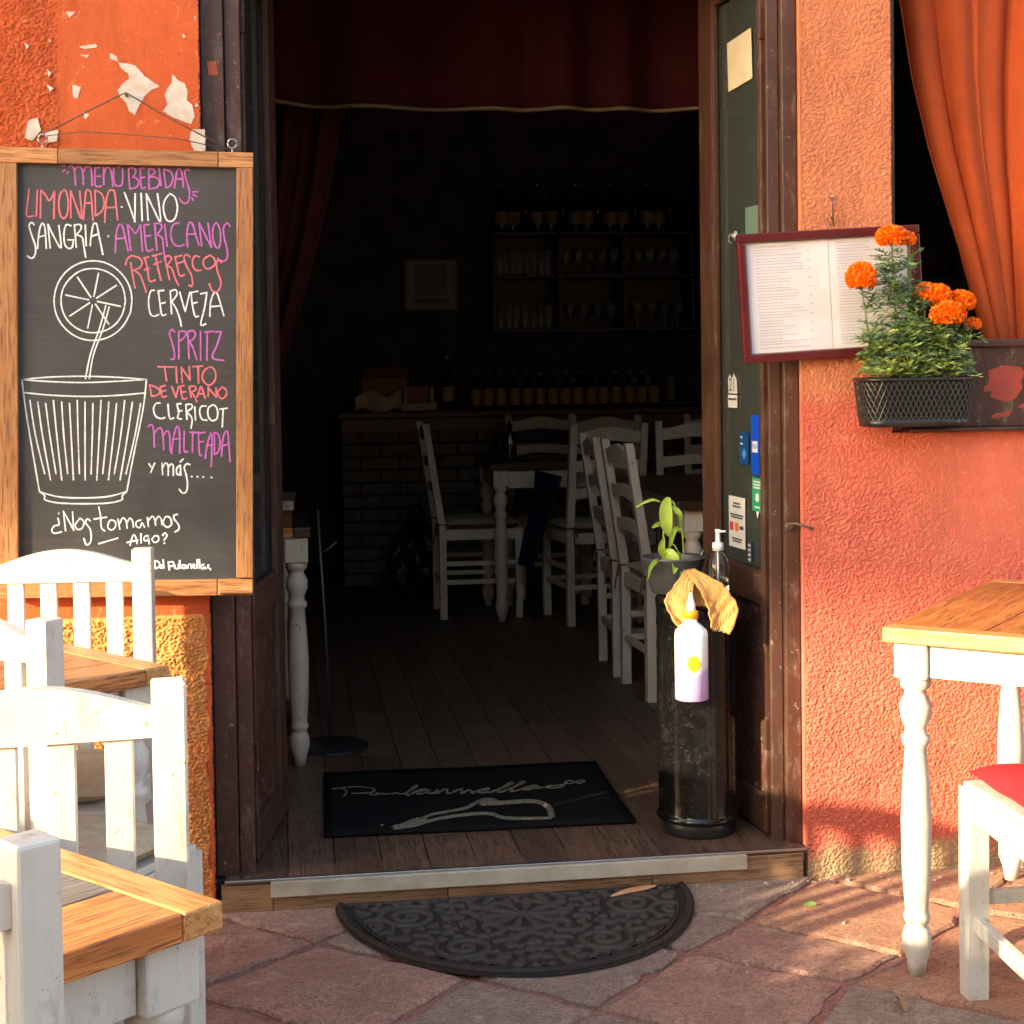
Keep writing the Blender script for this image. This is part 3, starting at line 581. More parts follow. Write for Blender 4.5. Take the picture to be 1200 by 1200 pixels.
def text(body, size, m, parent, loc, rot, name='printed_text'):
    c = bpy.data.curves.new(name, 'FONT'); c.body = body; c.size = size; c.align_x = 'CENTER'; c.align_y = 'CENTER'; c.extrude = .0002
    t = bpy.data.objects.new(name, c); COL.objects.link(t); dg = bpy.context.evaluated_depsgraph_get(); dg.update()
    me = bpy.data.meshes.new_from_object(t.evaluated_get(dg)); bpy.data.objects.remove(t); me.materials.clear(); me.materials.append(m)
    o = bpy.data.objects.new(name, me); link(o, parent); o.location = loc; o.rotation_euler = rot; return o
def flatm(name, c, rough=.45): return plain(name, c, tuple(x*.92 for x in c), rough, 10, 0)
BLUE, LBLUE, GREEN, INK, STW = flatm('blue_print', (.0, .06, .5)), flatm('dark_blue_print', (.005, .05, .2)), flatm('green_print', (.02, .3, .16)), flatm('dark_ink', (.03, .035, .06)), flatm('sticker_white', (.6, .6, .62))
REDP, ORP = flatm('red_print', (.5, .03, .03)), flatm('orange_print', (.65, .2, .03))
def sticker(name, label, s0, s1, z0, z1, m, rot=0.0, cat='sticker'):
    e = empty(name, (0, 0, 0)); e.parent = None
    M4 = Matrix.Translation((.684, .030, 0)) @ Matrix.Rotation(R(95.4), 4, 'Z') @ Matrix.Translation(((s0+s1)/2, .0035, (z0+z1)/2))
    e.matrix_world = M4 @ Matrix.Rotation(rot, 4, 'Y')
    tag(e, label, cat)
    one('backing', (0, 0, 0), (abs(s1-s0), .0008, z1-z0), m, e)
    return e
TR = (R(90), 0, R(180))
vs_ = sticker('card_sticker', 'tall bright blue VISA card sticker on the door glass', .066, .124, 1.025, 1.185, BLUE)
one('white_box', (0, .0008, -.005), (.036, .0006, .03), STW, vs_); text('VISA', .017, BLUE, vs_, (0, .0013, -.005), TR)
bs = sticker('card_sticker', 'dark blue payment sticker left of the tall blue one on the door glass', .142, .205, 1.048, 1.135, LBLUE)
one('blue_diamond', (0, .0009, -.015), (.022, .0006, .022), flatm('mid_blue', (.05, .25, .6)), bs, rot=(0, R(45), 0)); one('white_mark', (.018, .0009, .03), (.012, .0006, .006), STW, bs)
one('white_mark', (.018, .0009, .012), (.014, .0006, .004), STW, bs)
cs = sticker('card_sticker', 'narrow dark sticker strip at the hinge edge of the door glass', .032, .055, 1.055, 1.15, LBLUE)
one('white_mark', (0, .0009, .03), (.01, .0006, .01), STW, cs); one('white_mark', (0, .0009, -.012), (.01, .0006, .014), STW, cs); one('red_mark', (0, .0009, -.034), (.01, .0006, .008), REDP, cs)
gs = sticker('review_sticker', 'green rounded review site sticker with an owl badge on the door glass', .046, .118, .928, 1.018, GREEN)
for zz, ww in ((.034, .05), (.026, .054), (.018, .048)): one('white_line', (0, .0009, zz), (ww, .0006, .0045), STW, gs)
MB().lathe([(0, .012), (.0006, .012)], n=16, M=Matrix.Rotation(R(-90), 4, 'X')).build('badge', STW, gs, loc=(0, .0008, -.008))
one('white_line', (0, .0009, -.034), (.036, .0006, .005), STW, gs)
MB().prism([(-.010, -.045), (.010, -.045), (.002, -.064)], -.0004, .0004, 'y').build('pointer', STW, gs)
ws = sticker('notice_sticker', 'white payment notice with small red and orange card marks, low on the door glass', .172, .292, .815, .955, STW)
for k, (zz, ww) in enumerate(((.052, .05), (.043, .06), (.02, .095), (.013, .085), (-.046, .075), (-.053, .06))): one('text_line', (0, .0009, zz), (ww, .0006, .005), INK, ws)
for xx, m in ((.038, REDP), (.0, ORP), (-.036, LBLUE)): one('card_mark', (xx, .0009, -.013), (.026, .0006, .024 if xx > -.03 else .01), m, ws)
ps = sticker('taped_note', 'yellowed paper note taped high on the door glass', .096, .27, 2.072, 2.206, CREAMP, rot=R(3), cat='note')
sm_ = sticker('small_card', 'small greenish card stuck on the glass above the framed menu', .057, .15, 1.60, 1.74, flatm('faded_green_card', (.12, .19, .17)), cat='card')
ls = sticker('worn_decal', 'worn white number decal half way up the far edge of the door glass', .222, .29, 1.20, 1.235, STW, cat='decal')
one('dark_bar', (0, .0009, .006), (.06, .0006, .006), INK, ls)
MB().prism([(-.034, .022), (.03, .022), (.034, .06), (.02, .075), (.004, .06), (-.01, .078), (-.03, .06)], -.0004, .0004, 'y').build('torn_top', STW, ls)
text('21', .05, INK, ls, (0, .0013, .044), TR)
kb = sticker('barcode_label', 'black label with pale marks at the bottom of the door glass', .128, .155, .785, .84, INK, cat='label')
for q in range(4): one('pale_bar', (0, .0009, -.02+q*.013), (.016, .0006, .006), STW, kb)
hk2 = empty('glass_hook', (0, 0, 0)); hk2.matrix_world = Matrix.Translation((.684, .030, 0)) @ Matrix.Rotation(R(95.4), 4, 'Z') @ Matrix.Translation((.215, .006, 1.67))
tag(hk2, 'clear suction hook on the door glass beside the menu frame', 'hook')
MB().lathe([(0, .014), (.003, .013), (.006, .006), (.011, .005)], n=14, M=Matrix.Rotation(R(-90), 4, 'X')).build('suction_cup', CLEARB, hk2)
MB().tube([(0, .01, .006), (0, .02, .0), (0, .021, -.015), (0, .014, -.02)], .002).build('hook_arm', CLEARB, hk2)

# ---------------------------------------------------------------- chalkboard
BO = Vector((-.935, -.105, 1.335)); BR = R(1.15)
bd = empty('chalkboard', BO); bd.rotation_euler = (0, BR, 0)
tag(bd, 'wood-framed chalkboard with the handwritten drinks menu, hung left of the door', 'chalkboard')
Binv = (Matrix.Translation(BO) @ Matrix.Rotation(BR, 4, 'Y')).inverted()
one('slate', (0, .008, -.01), (.56, .008, 1.04), SLATE, bd)
W_, z0, z1, xl, xr = .043, -.545, .516, -.302, .292
for xa, xb in ((xl, xl+.14), (xl+.142, xr-.083), (xr-.081, xr)):
    one('frame_rail', ((xa+xb)/2, -.003, z1-.018), (xb-xa, .024, .036), FRAMEW, bd, bev=.0015)
for xa, xb in ((xl, xr-.085), (xr-.083, xr)):
    one('frame_rail', ((xa+xb)/2, -.003, z0+.019), (xb-xa, .024, .038), FRAMEW, bd, bev=.0015)
one('frame_lip', (xr-.04, -.017, z0+.01), (.08, .012, .01), FRAMEW, bd, bev=.002)
one('frame_stile', (xl+.0235, -.003, -.012), (.047, .022, z1-z0-.078), FRAMEWV, bd, bev=.0015)
one('frame_stile', (xr-.0195, -.003, -.012), (.039, .022, z1-z0-.078), FRAMEWV, bd, bev=.0015)
CHALKM = {'w': CHW, 'm': CHM, 'p': CHP}
def smooth(p, k=4):
    if len(p) < 3: return p
    out = []
    for i in range(len(p)-1):
        a, b, c, d = p[max(i-1, 0)], p[i], p[i+1], p[min(i+2, len(p)-1)]
        for q in range(k):
            t = q/k; out.append(tuple(.5*((2*b[j]) + (-a[j]+c[j])*t + (2*a[j]-5*b[j]+4*c[j]-d[j])*t*t + (-a[j]+3*b[j]-3*c[j]+d[j])*t**3) for j in (0, 1)))
    out.append(p[-1]); return out
def ribbon(mb, pts, w, y, rr):
    n = len(pts); vs = []; fs = []
    for i, p in enumerate(pts):
        a = pts[max(i-1, 0)]; b = pts[min(i+1, n-1)]
        dx, dz = b[0]-a[0], b[1]-a[1]; l = math.hypot(dx, dz) or 1; ww = w*rr.uniform(.85, 1.15)
        nx, nz = -dz/l*ww, dx/l*ww
        ex, ez = (dx/l*w*.6, dz/l*w*.6) if i == n-1 else ((-dx/l*w*.6, -dz/l*w*.6) if i == 0 else (0, 0))
        vs += [(p[0]+nx+ex, y, p[1]+nz+ez), (p[0]-nx+ex, y, p[1]-nz+ez)]
    for i in range(n-1): fs.append((2*i, 2*i+2, 2*i+3, 2*i+1))
    mb.raw(vs, fs, False)
rr = random.Random(3); lay = 0
LINES = [.455, .385, .30, .20, .12, .03, -.01, -.06, -.11, -.19, -.27, -.37, -.42]
for c_, data in CHALK.items():
    groups = {}
    for st in data.split(';'):
        q = list(map(int, st[1:].split()))
        pts = []
        for i in range(0, len(q), 2):
            w_ = Binv @ Vector((q[i]/2000-1.0, -.1, q[i+1]/2000+1.3)); pts.append((w_.x, w_.z))
        if st[0] == 's': pts = smooth(pts)
        zc = sum(p[1] for p in pts)/len(pts); draw = (c_ == 'w' and len(pts) and max(p[0] for p in pts) < .08 and -.42 < zc < .28 and len(q) > 3)
        top_ = max(p[1] for p in pts)
        line = 0
        for lim in LINES:
            if zc < lim: line += 1
        groups.setdefault(('chalk_drawing', 0) if draw else ('chalk_lettering', line), []).append(pts)
    for (key, _ln), G in groups.items():
        mb = MB()
        for pts in G: ribbon(mb, pts, .0019 if key == 'chalk_lettering' else .0017, .0032-.0001*lay, rr); lay = (lay+1) % 5
        o = mb.build(key, CHALKM[c_], bd)
for ex in (-.198, .242):
    e = empty('eye_screw', (ex, 0, z1+.0), parent=bd)
    MB().tube([(0, 0, -.01), (0, 0, .012)], .0022).build('shank', STEEL, e)
    MB().tube([(.011*math.cos(a*PI/6), 0, .022+.011*math.sin(a*PI/6)) for a in range(13)], .0024).build('ring', STEEL, e)
wn_ = empty('hanging_wire', (-.929, -.08, 1.984)); tag(wn_, 'thin twisted wire over a nail carrying the chalkboard', 'wire')
MB().tube([(0, .01, 0), (0, -.024, .002)], .003).build('nail', WIREM, wn_)
MB().tube([(-.203, -.022, -.098), (-.15, -.024, -.075), (-.09, -.022, -.042), (-.006, -.016, .002), (.0, -.016, .004), (.006, -.016, .001), (.09, -.02, -.05), (.16, -.024, -.088), (.236, -.024, -.128)], .0018).build('wire', WIREM, wn_)
MB().tube([(-.203, -.022, -.102), (-.1, -.018, -.088), (.02, -.018, -.096), (.12, -.02, -.104), (.236, -.024, -.13)], .0012).build('loose_wire', WIREM, wn_)

# ---------------------------------------------------------------- framed menu
mf = empty('framed_menu', (.806, -.10, 1.497)); mf.rotation_euler = (0, R(-2.9), 0)
tag(mf, 'maroon framed restaurant menu on crumpled white paper, hung on the right wall', 'menu')
fw, fh = .478, .325
for xa, xb, za, zb in ((-fw/2, fw/2, fh/2-.022, fh/2), (-fw/2, fw/2, -fh/2, -fh/2+.022)):
    one('frame_side', ((xa+xb)/2, -.002, (za+zb)/2), (xb-xa, .02, zb-za), MAROON, mf, bev=.003)
for xa, xb in ((-fw/2, -fw/2+.02), (fw/2-.02, fw/2)):
    one('frame_side', ((xa+xb)/2, -.0022, 0), (xb-xa, .02, fh-.0445), MAROON, mf, bev=.003)
one('back_board', (0, .012, 0), (fw-.01, .006, fh-.01), CREAMP, mf)
def sheet(x0, x1, zoff, seed):
    r = random.Random(seed); ph = [r.uniform(0, 6) for _ in range(6)]
    def f(u, v):
        x = x0+(x1-x0)*u; z = (-fh/2+.024)+(fh-.048)*v
        y = .0045 - .0009*(math.sin(9*u+ph[0]+4*v)+.6*math.sin(23*u*v+ph[1])+.5*math.sin(17*v-6*u+ph[2]))*(.4+.6*u)
        return (x, y, z)
    return f
MB().grid(sheet(-.213, .0, 0, 1), 26, 26).build('menu_page', PAPER, mf); MB().grid(sheet(.001, .212, 0, 2), 26, 26).build('menu_page', PAPER, mf)
tx = MB(); rt_ = random.Random(9)
INKG = flatm('faded_ink', (.33, .31, .36), .8)
for col0, wid in ((-.192, .125), (.0205, .13)):
    z = fh/2-.034; k = 0
    while z > -fh/2+.034:
        ln = wid*rt_.uniform(.45, 1.0) if k % 3 else wid*rt_.uniform(.6, 1)
        x = col0
        while x < col0+ln:
            w_ = rt_.uniform(.004, .012); tx.box((x+w_/2, -.0002 if False else -.0002, z), (w_, .0004, .0012)); x += w_+.0018
        if k % 3 == 2: tx.box((col0+wid+.014, .0012, z), (.007, .0004, .0016))
        z -= .0068 if k % 3 else .0088; k += 1
tx.build('menu_print', INKG, mf, kind='stuff')
nl = empty('wall_nail', (.815, -.075, 1.743)); tag(nl, 'nail with a twist of wire on the right wall holding the menu frame', 'nail')
MB().tube([(0, .02, 0), (0, -.018, 0)], .003).build('nail', STEEL, nl)
MB().tube([(0, -.014, 0), (.001, -.016, -.03), (0, -.02, -.074)], .0022).build('wire', WIREM, nl)
MB().tube([(0, -.02, -.06), (-.012, -.021, -.045), (-.016, -.02, -.058), (-.006, -.02, -.074)], .0016).build('wire_curl', WIREM, nl)

# ---------------------------------------------------------------- window at the right
wi = empty('window', (0, 0, 0)); tag(wi, 'unglazed window opening with a brown wooden base panel, at the right edge', 'window')
one('base_panel', (1.93, -.048, 1.254), (1.9, .03, .205), BROWN, wi, bev=.002)
one('top_rail', (1.93, -.052, 1.3675), (1.9, .05, .02), BROWN, wi, bev=.004)
one('sill', (1.95, -.075, 1.1455), (1.87, .07, .011), DARKW, wi, bev=.003)
one('jamb', (.9895, .06, 2.0), (.02, .2, 1.25), BROWN, wi)
def px3(x, y): return (1.0+0, 0)
RPT = plain('flaked_red_paint', (.42, .06, .035), (.32, .05, .03), .6, 25, .4)
def wpx(X, Y):  # crop pixel to window panel
    return (1.239+(1000+X/6-1145)*.00222*1.0, 1.148+(500-(380+Y/6))*.00222)
for pl in ([(880,320),(1000,285),(1120,300),(1150,340),(1120,400),(1130,450),(1080,520),(1010,545),(930,520),(890,500),(905,465),(840,470),(850,430),(880,410)],
           [(1090,580),(1150,550),(1260,545),(1260,600),(1150,595)], [(900,640),(930,620),(1000,615),(1060,595),(1030,640),(960,650),(905,660)]):
    pts = [wpx(*p) for p in pl]
    if sum(pts[q][0]*pts[(q+1) % len(pts)][1]-pts[(q+1) % len(pts)][0]*pts[q][1] for q in range(len(pts))) < 0: pts.reverse()
    MB().prism(pts, -.0638, -.062, 'y').build('paint_patch', RPT, wi)
# orange curtain gathered inside the window
def lerp_t(tab, z):
    for (z0_, v0), (z1_, v1) in zip(tab[:-1], tab[1:]):
        if z0_ >= z >= z1_: return v0+(v1-v0)*(z0_-z)/(z0_-z1_)
    return tab[0][1] if z > tab[0][0] else tab[-1][1]
LE = [(2.62, 1.03), (2.288, 1.065), (2.08, 1.10), (1.879, 1.151), (1.627, 1.234), (1.385, 1.306), (1.2, 1.34)]
RE = [(2.62, 2.15), (2.0, 1.86), (1.5, 1.64), (1.2, 1.52)]
def cw(u, v):
    z = 2.62-1.4*v; l, r_ = lerp_t(LE, z), lerp_t(RE, z)
    x = l+(r_-l)*u
    fold = .032*math.sin(u*56+1.6*math.sin(u*7))*(.6+.4*math.sin(u*11+2)) + .016*math.sin(u*21+v*1.5) + .004*math.sin(u*95+v*3)
    return (x+.010*math.sin(u*56+1.6*math.sin(u*7)+1.3), .10+fold*(.65+.5*(1-v)), z)
cu = MB().grid(cw, 260, 30).build('curtain', ORANGEC, None, solid=.0025); tag(cu, 'orange cloth curtain drawn aside in the window', 'curtain')
MB().tube([(.95, .1, 2.63), (2.6, .1, 2.63)], .01).build('curtain_rod', DARKW, cu)

# ---------------------------------------------------------------- planter with marigolds
pl = empty('wire_planter', (1.004, -.15, 1.161)); tag(pl, 'oblong black wire-mesh planter hooked on the window sill', 'planter')
def rrect(w, d, r, n=8):
    out = []
    for cx_, cy_, a0 in ((w/2-r, -d/2+r, -90), (w/2-r, d/2-r, 0), (-w/2+r, d/2-r, 90), (-w/2+r, -d/2+r, 180)):
        for k in range(n+1):
            a = R(a0+90*k/n); out.append((cx_+r*math.cos(a), cy_+r*math.sin(a)))
    return out
def perim(w, d, r, n=160):
    P_ = rrect(w, d, r); P_.append(P_[0]); L_ = [0]
    for a, b in zip(P_[:-1], P_[1:]): L_.append(L_[-1]+math.dist(a, b))
    def at(s):
        s = (s % 1)*L_[-1]
        for i in range(len(P_)-1):
            if L_[i] <= s <= L_[i+1]:
                t = (s-L_[i])/max(1e-9, L_[i+1]-L_[i]); return (P_[i][0]+(P_[i+1][0]-P_[i][0])*t, P_[i][1]+(P_[i+1][1]-P_[i][1])*t)
        return P_[0]
    return at
top_, bot_ = perim(.292, .15, .05), perim(.268, .125, .045)
def wall(s, t):
    a, b = top_(s), bot_(s); return (b[0]+(a[0]-b[0])*t, b[1]+(a[1]-b[1])*t, .118*t)
wm = MB()
for k in range(56):
    for sg in (1, -1):
        wm.tube([wall(k/56+sg*q*.0125, .13+.82*q/5) for q in range(6)], .0015, 4, False)
wm.build('wire_mesh', plain('grey_black_wire', (.045, .045, .045), None, .3, 30, 0), pl, kind='stuff')
MB().tube([wall(k/48, 1.0) for k in range(49)], .0045).build('rim', BLACK, pl)
b2 = MB(); b2.grid(lambda u, v: wall(u, .0+.15*v), 65, 3); b2.build('base_band', BLACK, pl, solid=.002)
MB().grid(lambda u, v: tuple(a*(.94 if i < 2 else 1) for i, a in enumerate(wall(u, .02+.92*v))), 65, 4).build('liner', plain('black_liner', (.01, .009, .008), None, .9, 20, .1), pl)
MB().prism([(x*.9, y*.9) for x, y in rrect(.28, .14, .045)], .085, .10).build('soil', SOIL, pl)
MB().prism([(x*1.0, y*1.0) for x, y in rrect(.262, .12, .045)], .0, .006).build('bottom', BLACK, pl)

LEAFM = []
for nm, a, b in (('marigold_leaf_green', (.16, .26, .065), (.10, .18, .045)), ('marigold_leaf_light', (.34, .42, .10), (.22, .31, .07)), ('marigold_leaf_dark', (.08, .155, .06), (.055, .11, .045))):
    t = NT(nm); f = t.noise(t.vec((1, 1, 1), rnd=False), 40, 3)
    t.b.inputs['Subsurface Weight'].default_value = 0.0
    LEAFM.append(t.fin(t.mix(t.ramp(f, [(.35, 0.), (.65, 1.)]), a, b), .5))
PET = NT('orange_petals'); _f = PET.noise(PET.vec((1, 1, 1), rnd=False), 90, 3)
PET = PET.fin(PET.mix(PET.ramp(_f, [(.3, 0.), (.7, 1.)]), (.95, .24, .004), (.85, .13, .002)), .55)
mg = empty('marigold_plant', (1.0, -.15, 1.25)); tag(mg, 'bushy marigold plant with bright orange pompom flowers in the wire planter', 'plant')
heads = [(.942, -.165, 1.636, .036, .025), (.988, -.155, 1.630, .019, .018), (.853, -.19, 1.534, .035, .034), (1.030, -.17, 1.492, .028, .026), (1.052, -.185, 1.486, .034, .027), (1.070, -.21, 1.440, .040, .029), (1.120, -.17, 1.472, .034, .026), (1.157, -.16, 1.415, .020, .015)]
rg = random.Random(17)
stems = MB()
for (hx, hy, hz, hw, hh) in heads:
    f = MB(); loc = Vector((hx-1.0, hy+.15, hz-1.25))
    n_ = 420 if hw > .025 else 200
    for k in range(n_):
        zt = 1-2*(k+.5)/n_*.86; ph = k*2.39996
        rxy = math.sqrt(max(0, 1-zt*zt)); d = Vector((rxy*math.cos(ph), rxy*math.sin(ph), zt))
        jit = rg.uniform(.93, 1.04)
        c = Vector((d.x*hw, d.y*hw*.85, d.z*hh))*jit*1.06
        nrm = Vector((d.x/hw, d.y/hw, d.z/hh)).normalized()
        tdir = (nrm + Vector((rg.uniform(-.7, .7), rg.uniform(-.7, .7), rg.uniform(-.2, .8)))).normalized()
        sd = tdir.cross(nrm + Vector((rg.uniform(-.5, .5), rg.uniform(-.5, .5), 0)))
        if sd.length < .05: sd = tdir.orthogonal()
        sd.normalize(); l_ = hw*.20; w_ = hw*.115
        a = c - tdir*l_*.6
        f.raw([a-sd*w_*.6, a+sd*w_*.6, c+sd*w_+nrm*.001, c+tdir*l_*.5+nrm*.0022, c-sd*w_+nrm*.001], [(0, 1, 2, 3), (0, 3, 4)], False)
    f.lathe([(-hh*.75, hw*.35), (-hh*.4, hw*.72), (0, hw*.82), (hh*.45, hw*.68), (hh*.72, hw*.3)], n=12)
    f.build('flower', PET, mg, loc=loc)
    stems.tube([(hx-1.0, hy+.15, hz-1.25-hh*.5), ((hx-1.0)*.85, (hy+.15)*.6, (hz-1.25)*.55), ((hx-1.0)*.5, 0, .0)], [.0022, .0026, .003], 5)
for k in range(12):
    x = rg.uniform(-.12, .12); stems.tube([(x*.8, rg.uniform(-.04, .04), -.01), (x, rg.uniform(-.06, .04), .06), (x*1.15+rg.uniform(-.02, .02), rg.uniform(-.07, .04), rg.uniform(.1, .16))], .0018, 4)
stems.build('stem', LEAFM[0], mg)
def pinnate(mb, base, d, L_, npair, ls, lw, rnd_):
    side = d.cross(Vector((0, 0, 1)));
    if side.length < .1: side = Vector((1, 0, 0))
    side.normalize(); droop = Vector((0, 0, -1))
    pts = [base + d*(L_*t) + droop*(L_*.35*t*t) for t in (0, .33, .66, 1)]
    mb.tube(pts, .0007, 3, False)
    def lf(p, dr):
        w = dr.cross(Vector((rnd_.uniform(-.4, .4), -.6, rnd_.uniform(.3, 1)))).normalized()*lw
        l_ = ls*rnd_.uniform(.75, 1.15); up_ = Vector((0, 0, rnd_.uniform(-.002, .003)))
        mb.raw([p, p+dr*l_*.45-w+up_, p+dr*l_, p+dr*l_*.45+w+up_], [(0, 1, 2), (0, 2, 3)], False)
    for k in range(npair):
        t = (k+1)/(npair+.3); p = base + d*(L_*t) + droop*(L_*.35*t*t)
        for s in (-1, 1): lf(p, (d*.55 + side*s + Vector((0, 0, rnd_.uniform(-.3, .3)))).normalized())
    lf(pts[-1], (d+droop*.5).normalized())
fol = [MB(), MB(), MB()]
def rdir(zb=0): 
    return Vector((rg.uniform(-1, 1), rg.uniform(-1, .6), rg.uniform(-.3, .9)+zb)).normalized()
for k in range(430):   # dense lower bush
    x = rg.uniform(-.115, .125); z = rg.uniform(.035, .17)*(1-.25*abs(x)/.15); y = rg.uniform(-.06, .05)
    pinnate(fol[rg.choice((0, 0, 1, 1, 2))], Vector((x, y, z)), rdir(.35), rg.uniform(.025, .045), rg.randint(4, 6), .019, .0024, rg)
for (hx, hy, hz, hw, hh) in heads:   # leaves along the flower stems
    n_ = 40 if hx < 1.0 else 22
    for k in range(n_):
        t = rg.uniform(.25, .9); p = Vector(((hx-1.0)*(.5+.5*t)+rg.uniform(-.012, .012), (hy+.15)*t+rg.uniform(-.02, .01), (hz-1.25)*t))
        pinnate(fol[rg.choice((0, 2, 2))], p, rdir(.1), rg.uniform(.025, .05), rg.randint(3, 6), .018, .0023, rg)
for k in range(150):
    t = rg.uniform(0, 1); p = Vector((-.045+.03*math.sin(t*5)+rg.uniform(-.045, .045)*(1.15-.6*t), rg.uniform(-.05, .01), .1+.24*t))
    pinnate(fol[rg.choice((0, 2, 2))], p, rdir(.1), rg.uniform(.025, .05), rg.randint(3, 6), .018, .0023, rg)
for mb_, m_ in zip(fol, LEAFM): mb_.build('foliage', m_, mg, kind='stuff')

# ---------------------------------------------------------------- bin, bucket, bottles, cloth
bn = empty('cylindrical_bin', (.507, .125, FZ)); tag(bn, 'tall glossy black cylindrical bin inside the right of the doorway', 'bin')
MB().lathe([(0, .092), (.004, .096), (.035, .098), (.04, .094)], n=48).build('base_ring', BLACK, bn)
MB().lathe([(.036, .104), (.04, .112), (.05, .113), (.054, .108), (.06, .106), (.3, .1065), (.59, .106), (.6, .1085), (.61, .106)], n=64).build('body', BLACKPL, bn)
MB().lathe([(.605, .109), (.622, .111), (.63, .106), (.632, .02)], n=48).build('lid', BLACKPL, bn)
bk = empty('bucket', (.458, .175, .711)); tag(bk, 'small galvanised bucket holding a wilting plant on the bin', 'bucket')
MB().lathe([(0, .058), (.003, .062), (.088, .083), (.094, .0865), (.097, .083), (.09, .079), (.01, .058)], n=40).build('shell', GALV, bk)
MB().tube([(.086*math.cos(a), .086*math.sin(a), .094) for a in [2*PI*k/36 for k in range(37)]], .003).build('rim', GALV, bk)
MB().tube([(.055, -.062, .088), (.06, -.066, .11), (.068, -.062, .124), (.078, -.05, .11), (.078, -.045, .088)], .0018).build('handle', STEEL, bk)
MB().lathe([(.07, .076), (.078, .072)], n=24).build('soil', SOIL, bk)
YG = NT('wilted_leaf'); _f = YG.noise(YG.vec((1, 1, 1), rnd=False), 25, 4)
YG.b.inputs['Subsurface Weight'].default_value = .0
YG.b.inputs['Transmission Weight'].default_value = 0
YG = YG.fin(YG.mix(YG.ramp(_f, [(.3, 0.), (.7, 1.)]), (.42, .55, .06), (.26, .4, .05)), .45)
wp = empty('wilting_plant', (.44, .13, .79)); tag(wp, 'wilting yellow-green leafy plant in the galvanised bucket', 'plant')
def leafm(mb, pts, ws, fold=.35, nseg=9, twist=0.0):
    P_ = smooth3(pts, nseg); n = len(P_); vs = []; fs = []
    for i, p in enumerate(P_):
        t = i/(n-1); w = ws*math.sin(PI*min(1, t*.97+.03))**.75
        tg = (P_[min(i+1, n-1)]-P_[max(i-1, 0)]).normalized()
        sd = tg.cross(Vector((math.sin(twist*t), -math.cos(twist*t), .15))).normalized(); nn = sd.cross(tg)
        vs += [p-sd*w+nn*w*fold, p, p+sd*w+nn*w*fold]
    for i in range(n-1): fs += [(3*i, 3*i+1, 3*i+4, 3*i+3), (3*i+1, 3*i+2, 3*i+5, 3*i+4)]
    mb.raw(vs, fs, True)
def smooth3(p, k):
    p = [Vector(q) for q in p]; out = []
    for i in range(len(p)-1):
        a, b, c, d = p[max(i-1, 0)], p[i], p[i+1], p[min(i+2, len(p)-1)]
        for q in range(k):
            t = q/k; out.append(.5*((2*b)+(c-a)*t+(2*a-5*b+4*c-d)*t*t+(3*b-a-3*c+d)*t**3))
    out.append(p[-1]); return out
def pp(x, y, dy=0.0): return (.44+(x-785)*.0022-.44, dy, .79+(664-y)*.0022-.79)
for pts, w, tw in (([pp(783, 588), pp(778, 600, -.01), pp(778, 618, -.015), pp(783, 632, -.012)], .0165, .2),
                   ([pp(774, 593), pp(765, 590, -.006), pp(754, 593, -.01), pp(745, 598, -.012)], .0035, 0),
                   ([pp(778, 620), pp(770, 617, -.01), pp(762, 621, -.015)], .006, .8),
                   ([pp(786, 598), pp(793, 608, -.01), pp(792, 622, -.015)], .009, 1.2),
                   ([pp(797, 625), pp(788, 624, -.01), pp(782, 640, -.012), pp(782, 652, -.006)], .007, .9),
                   ([pp(778, 655), pp(773, 645, -.006), pp(777, 632, -.004)], .009, .4),
                   ([pp(776, 661), pp(780, 650, -.012), pp(786, 658, -.025), pp(784, 672, -.035)], .013, .3),
                   ([pp(776, 661), pp(766, 658, -.02), pp(758, 664, -.035), pp(755, 677, -.04)], .006, .6),
                   ([pp(795, 662), pp(797, 668, -.02), pp(794, 676, -.03), pp(788, 686, -.035)], .011, .4),
                   ([pp(782, 660), pp(789, 654, -.01), pp(791, 648, -.015)], .007, .5)):
    mb = MB(); leafm(mb, pts, w, twist=tw); mb.build('leaf', YG, wp)
sb = MB(); sb.tube([pp(778, 690, .03), pp(779, 660, 0), pp(777, 630, 0), pp(780, 600, 0)], .0028); sb.tube([pp(797, 690, .03), pp(799, 660), pp(798, 630), pp(794, 606), pp(787, 592)], .0022)
sb.tube([pp(790, 690, .03), pp(796, 655), pp(789, 642, 0), pp(785, 640)], .0018); sb.build('stem', YG, wp); wp.scale = (1.12, 1.1, 1.08)

pb = empty('pump_bottle', (.553, .075, .711)); pb.scale = (1.08, 1.08, 1.12); tag(pb, 'clear gel dispenser bottle with a white pump on the bin', 'bottle')
pbod = MB().lathe([(0, .026), (.003, .028), (.07, .028), (.088, .024), (.104, .012), (.11, .0115), (.11, .0100), (.103, .0105), (.087, .0226), (.07, .0266), (.004, .0266)], n=32, caps=False).build('body', glassm('clear_plastic', (.96, .99, .98), .04, 1.3), pb)
MB().lathe([(.004, .0255), (.045, .0255)], n=32).build('gel', glassm('clear_gel', (.85, .93, .9), .02, 1.33), pb)
MB().lathe([(.108, .0135), (.126, .0135), (.128, .006), (.15, .005)], n=24).build('collar', PLW, pb)
MB().box((0, 0, .154), (.012, .012, .008), bev=.002).box((.007, -.006, .153), (.022, .007, .005), bev=.002).build('pump_head', PLW, pb)
MB().tube([(0, 0, .11), (0, .002, .006)], .0025).build('dip_tube', PLW, pb)
SPR = NT('milky_plastic'); SPR.b.inputs['Subsurface Weight'].default_value = .15; SPR.b.inputs['Subsurface Radius'].default_value = (.02, .02, .02)
_sep = SPR.n('SeparateXYZ'); SPR.L(SPR.tc.outputs['Object'], _sep.inputs[0])
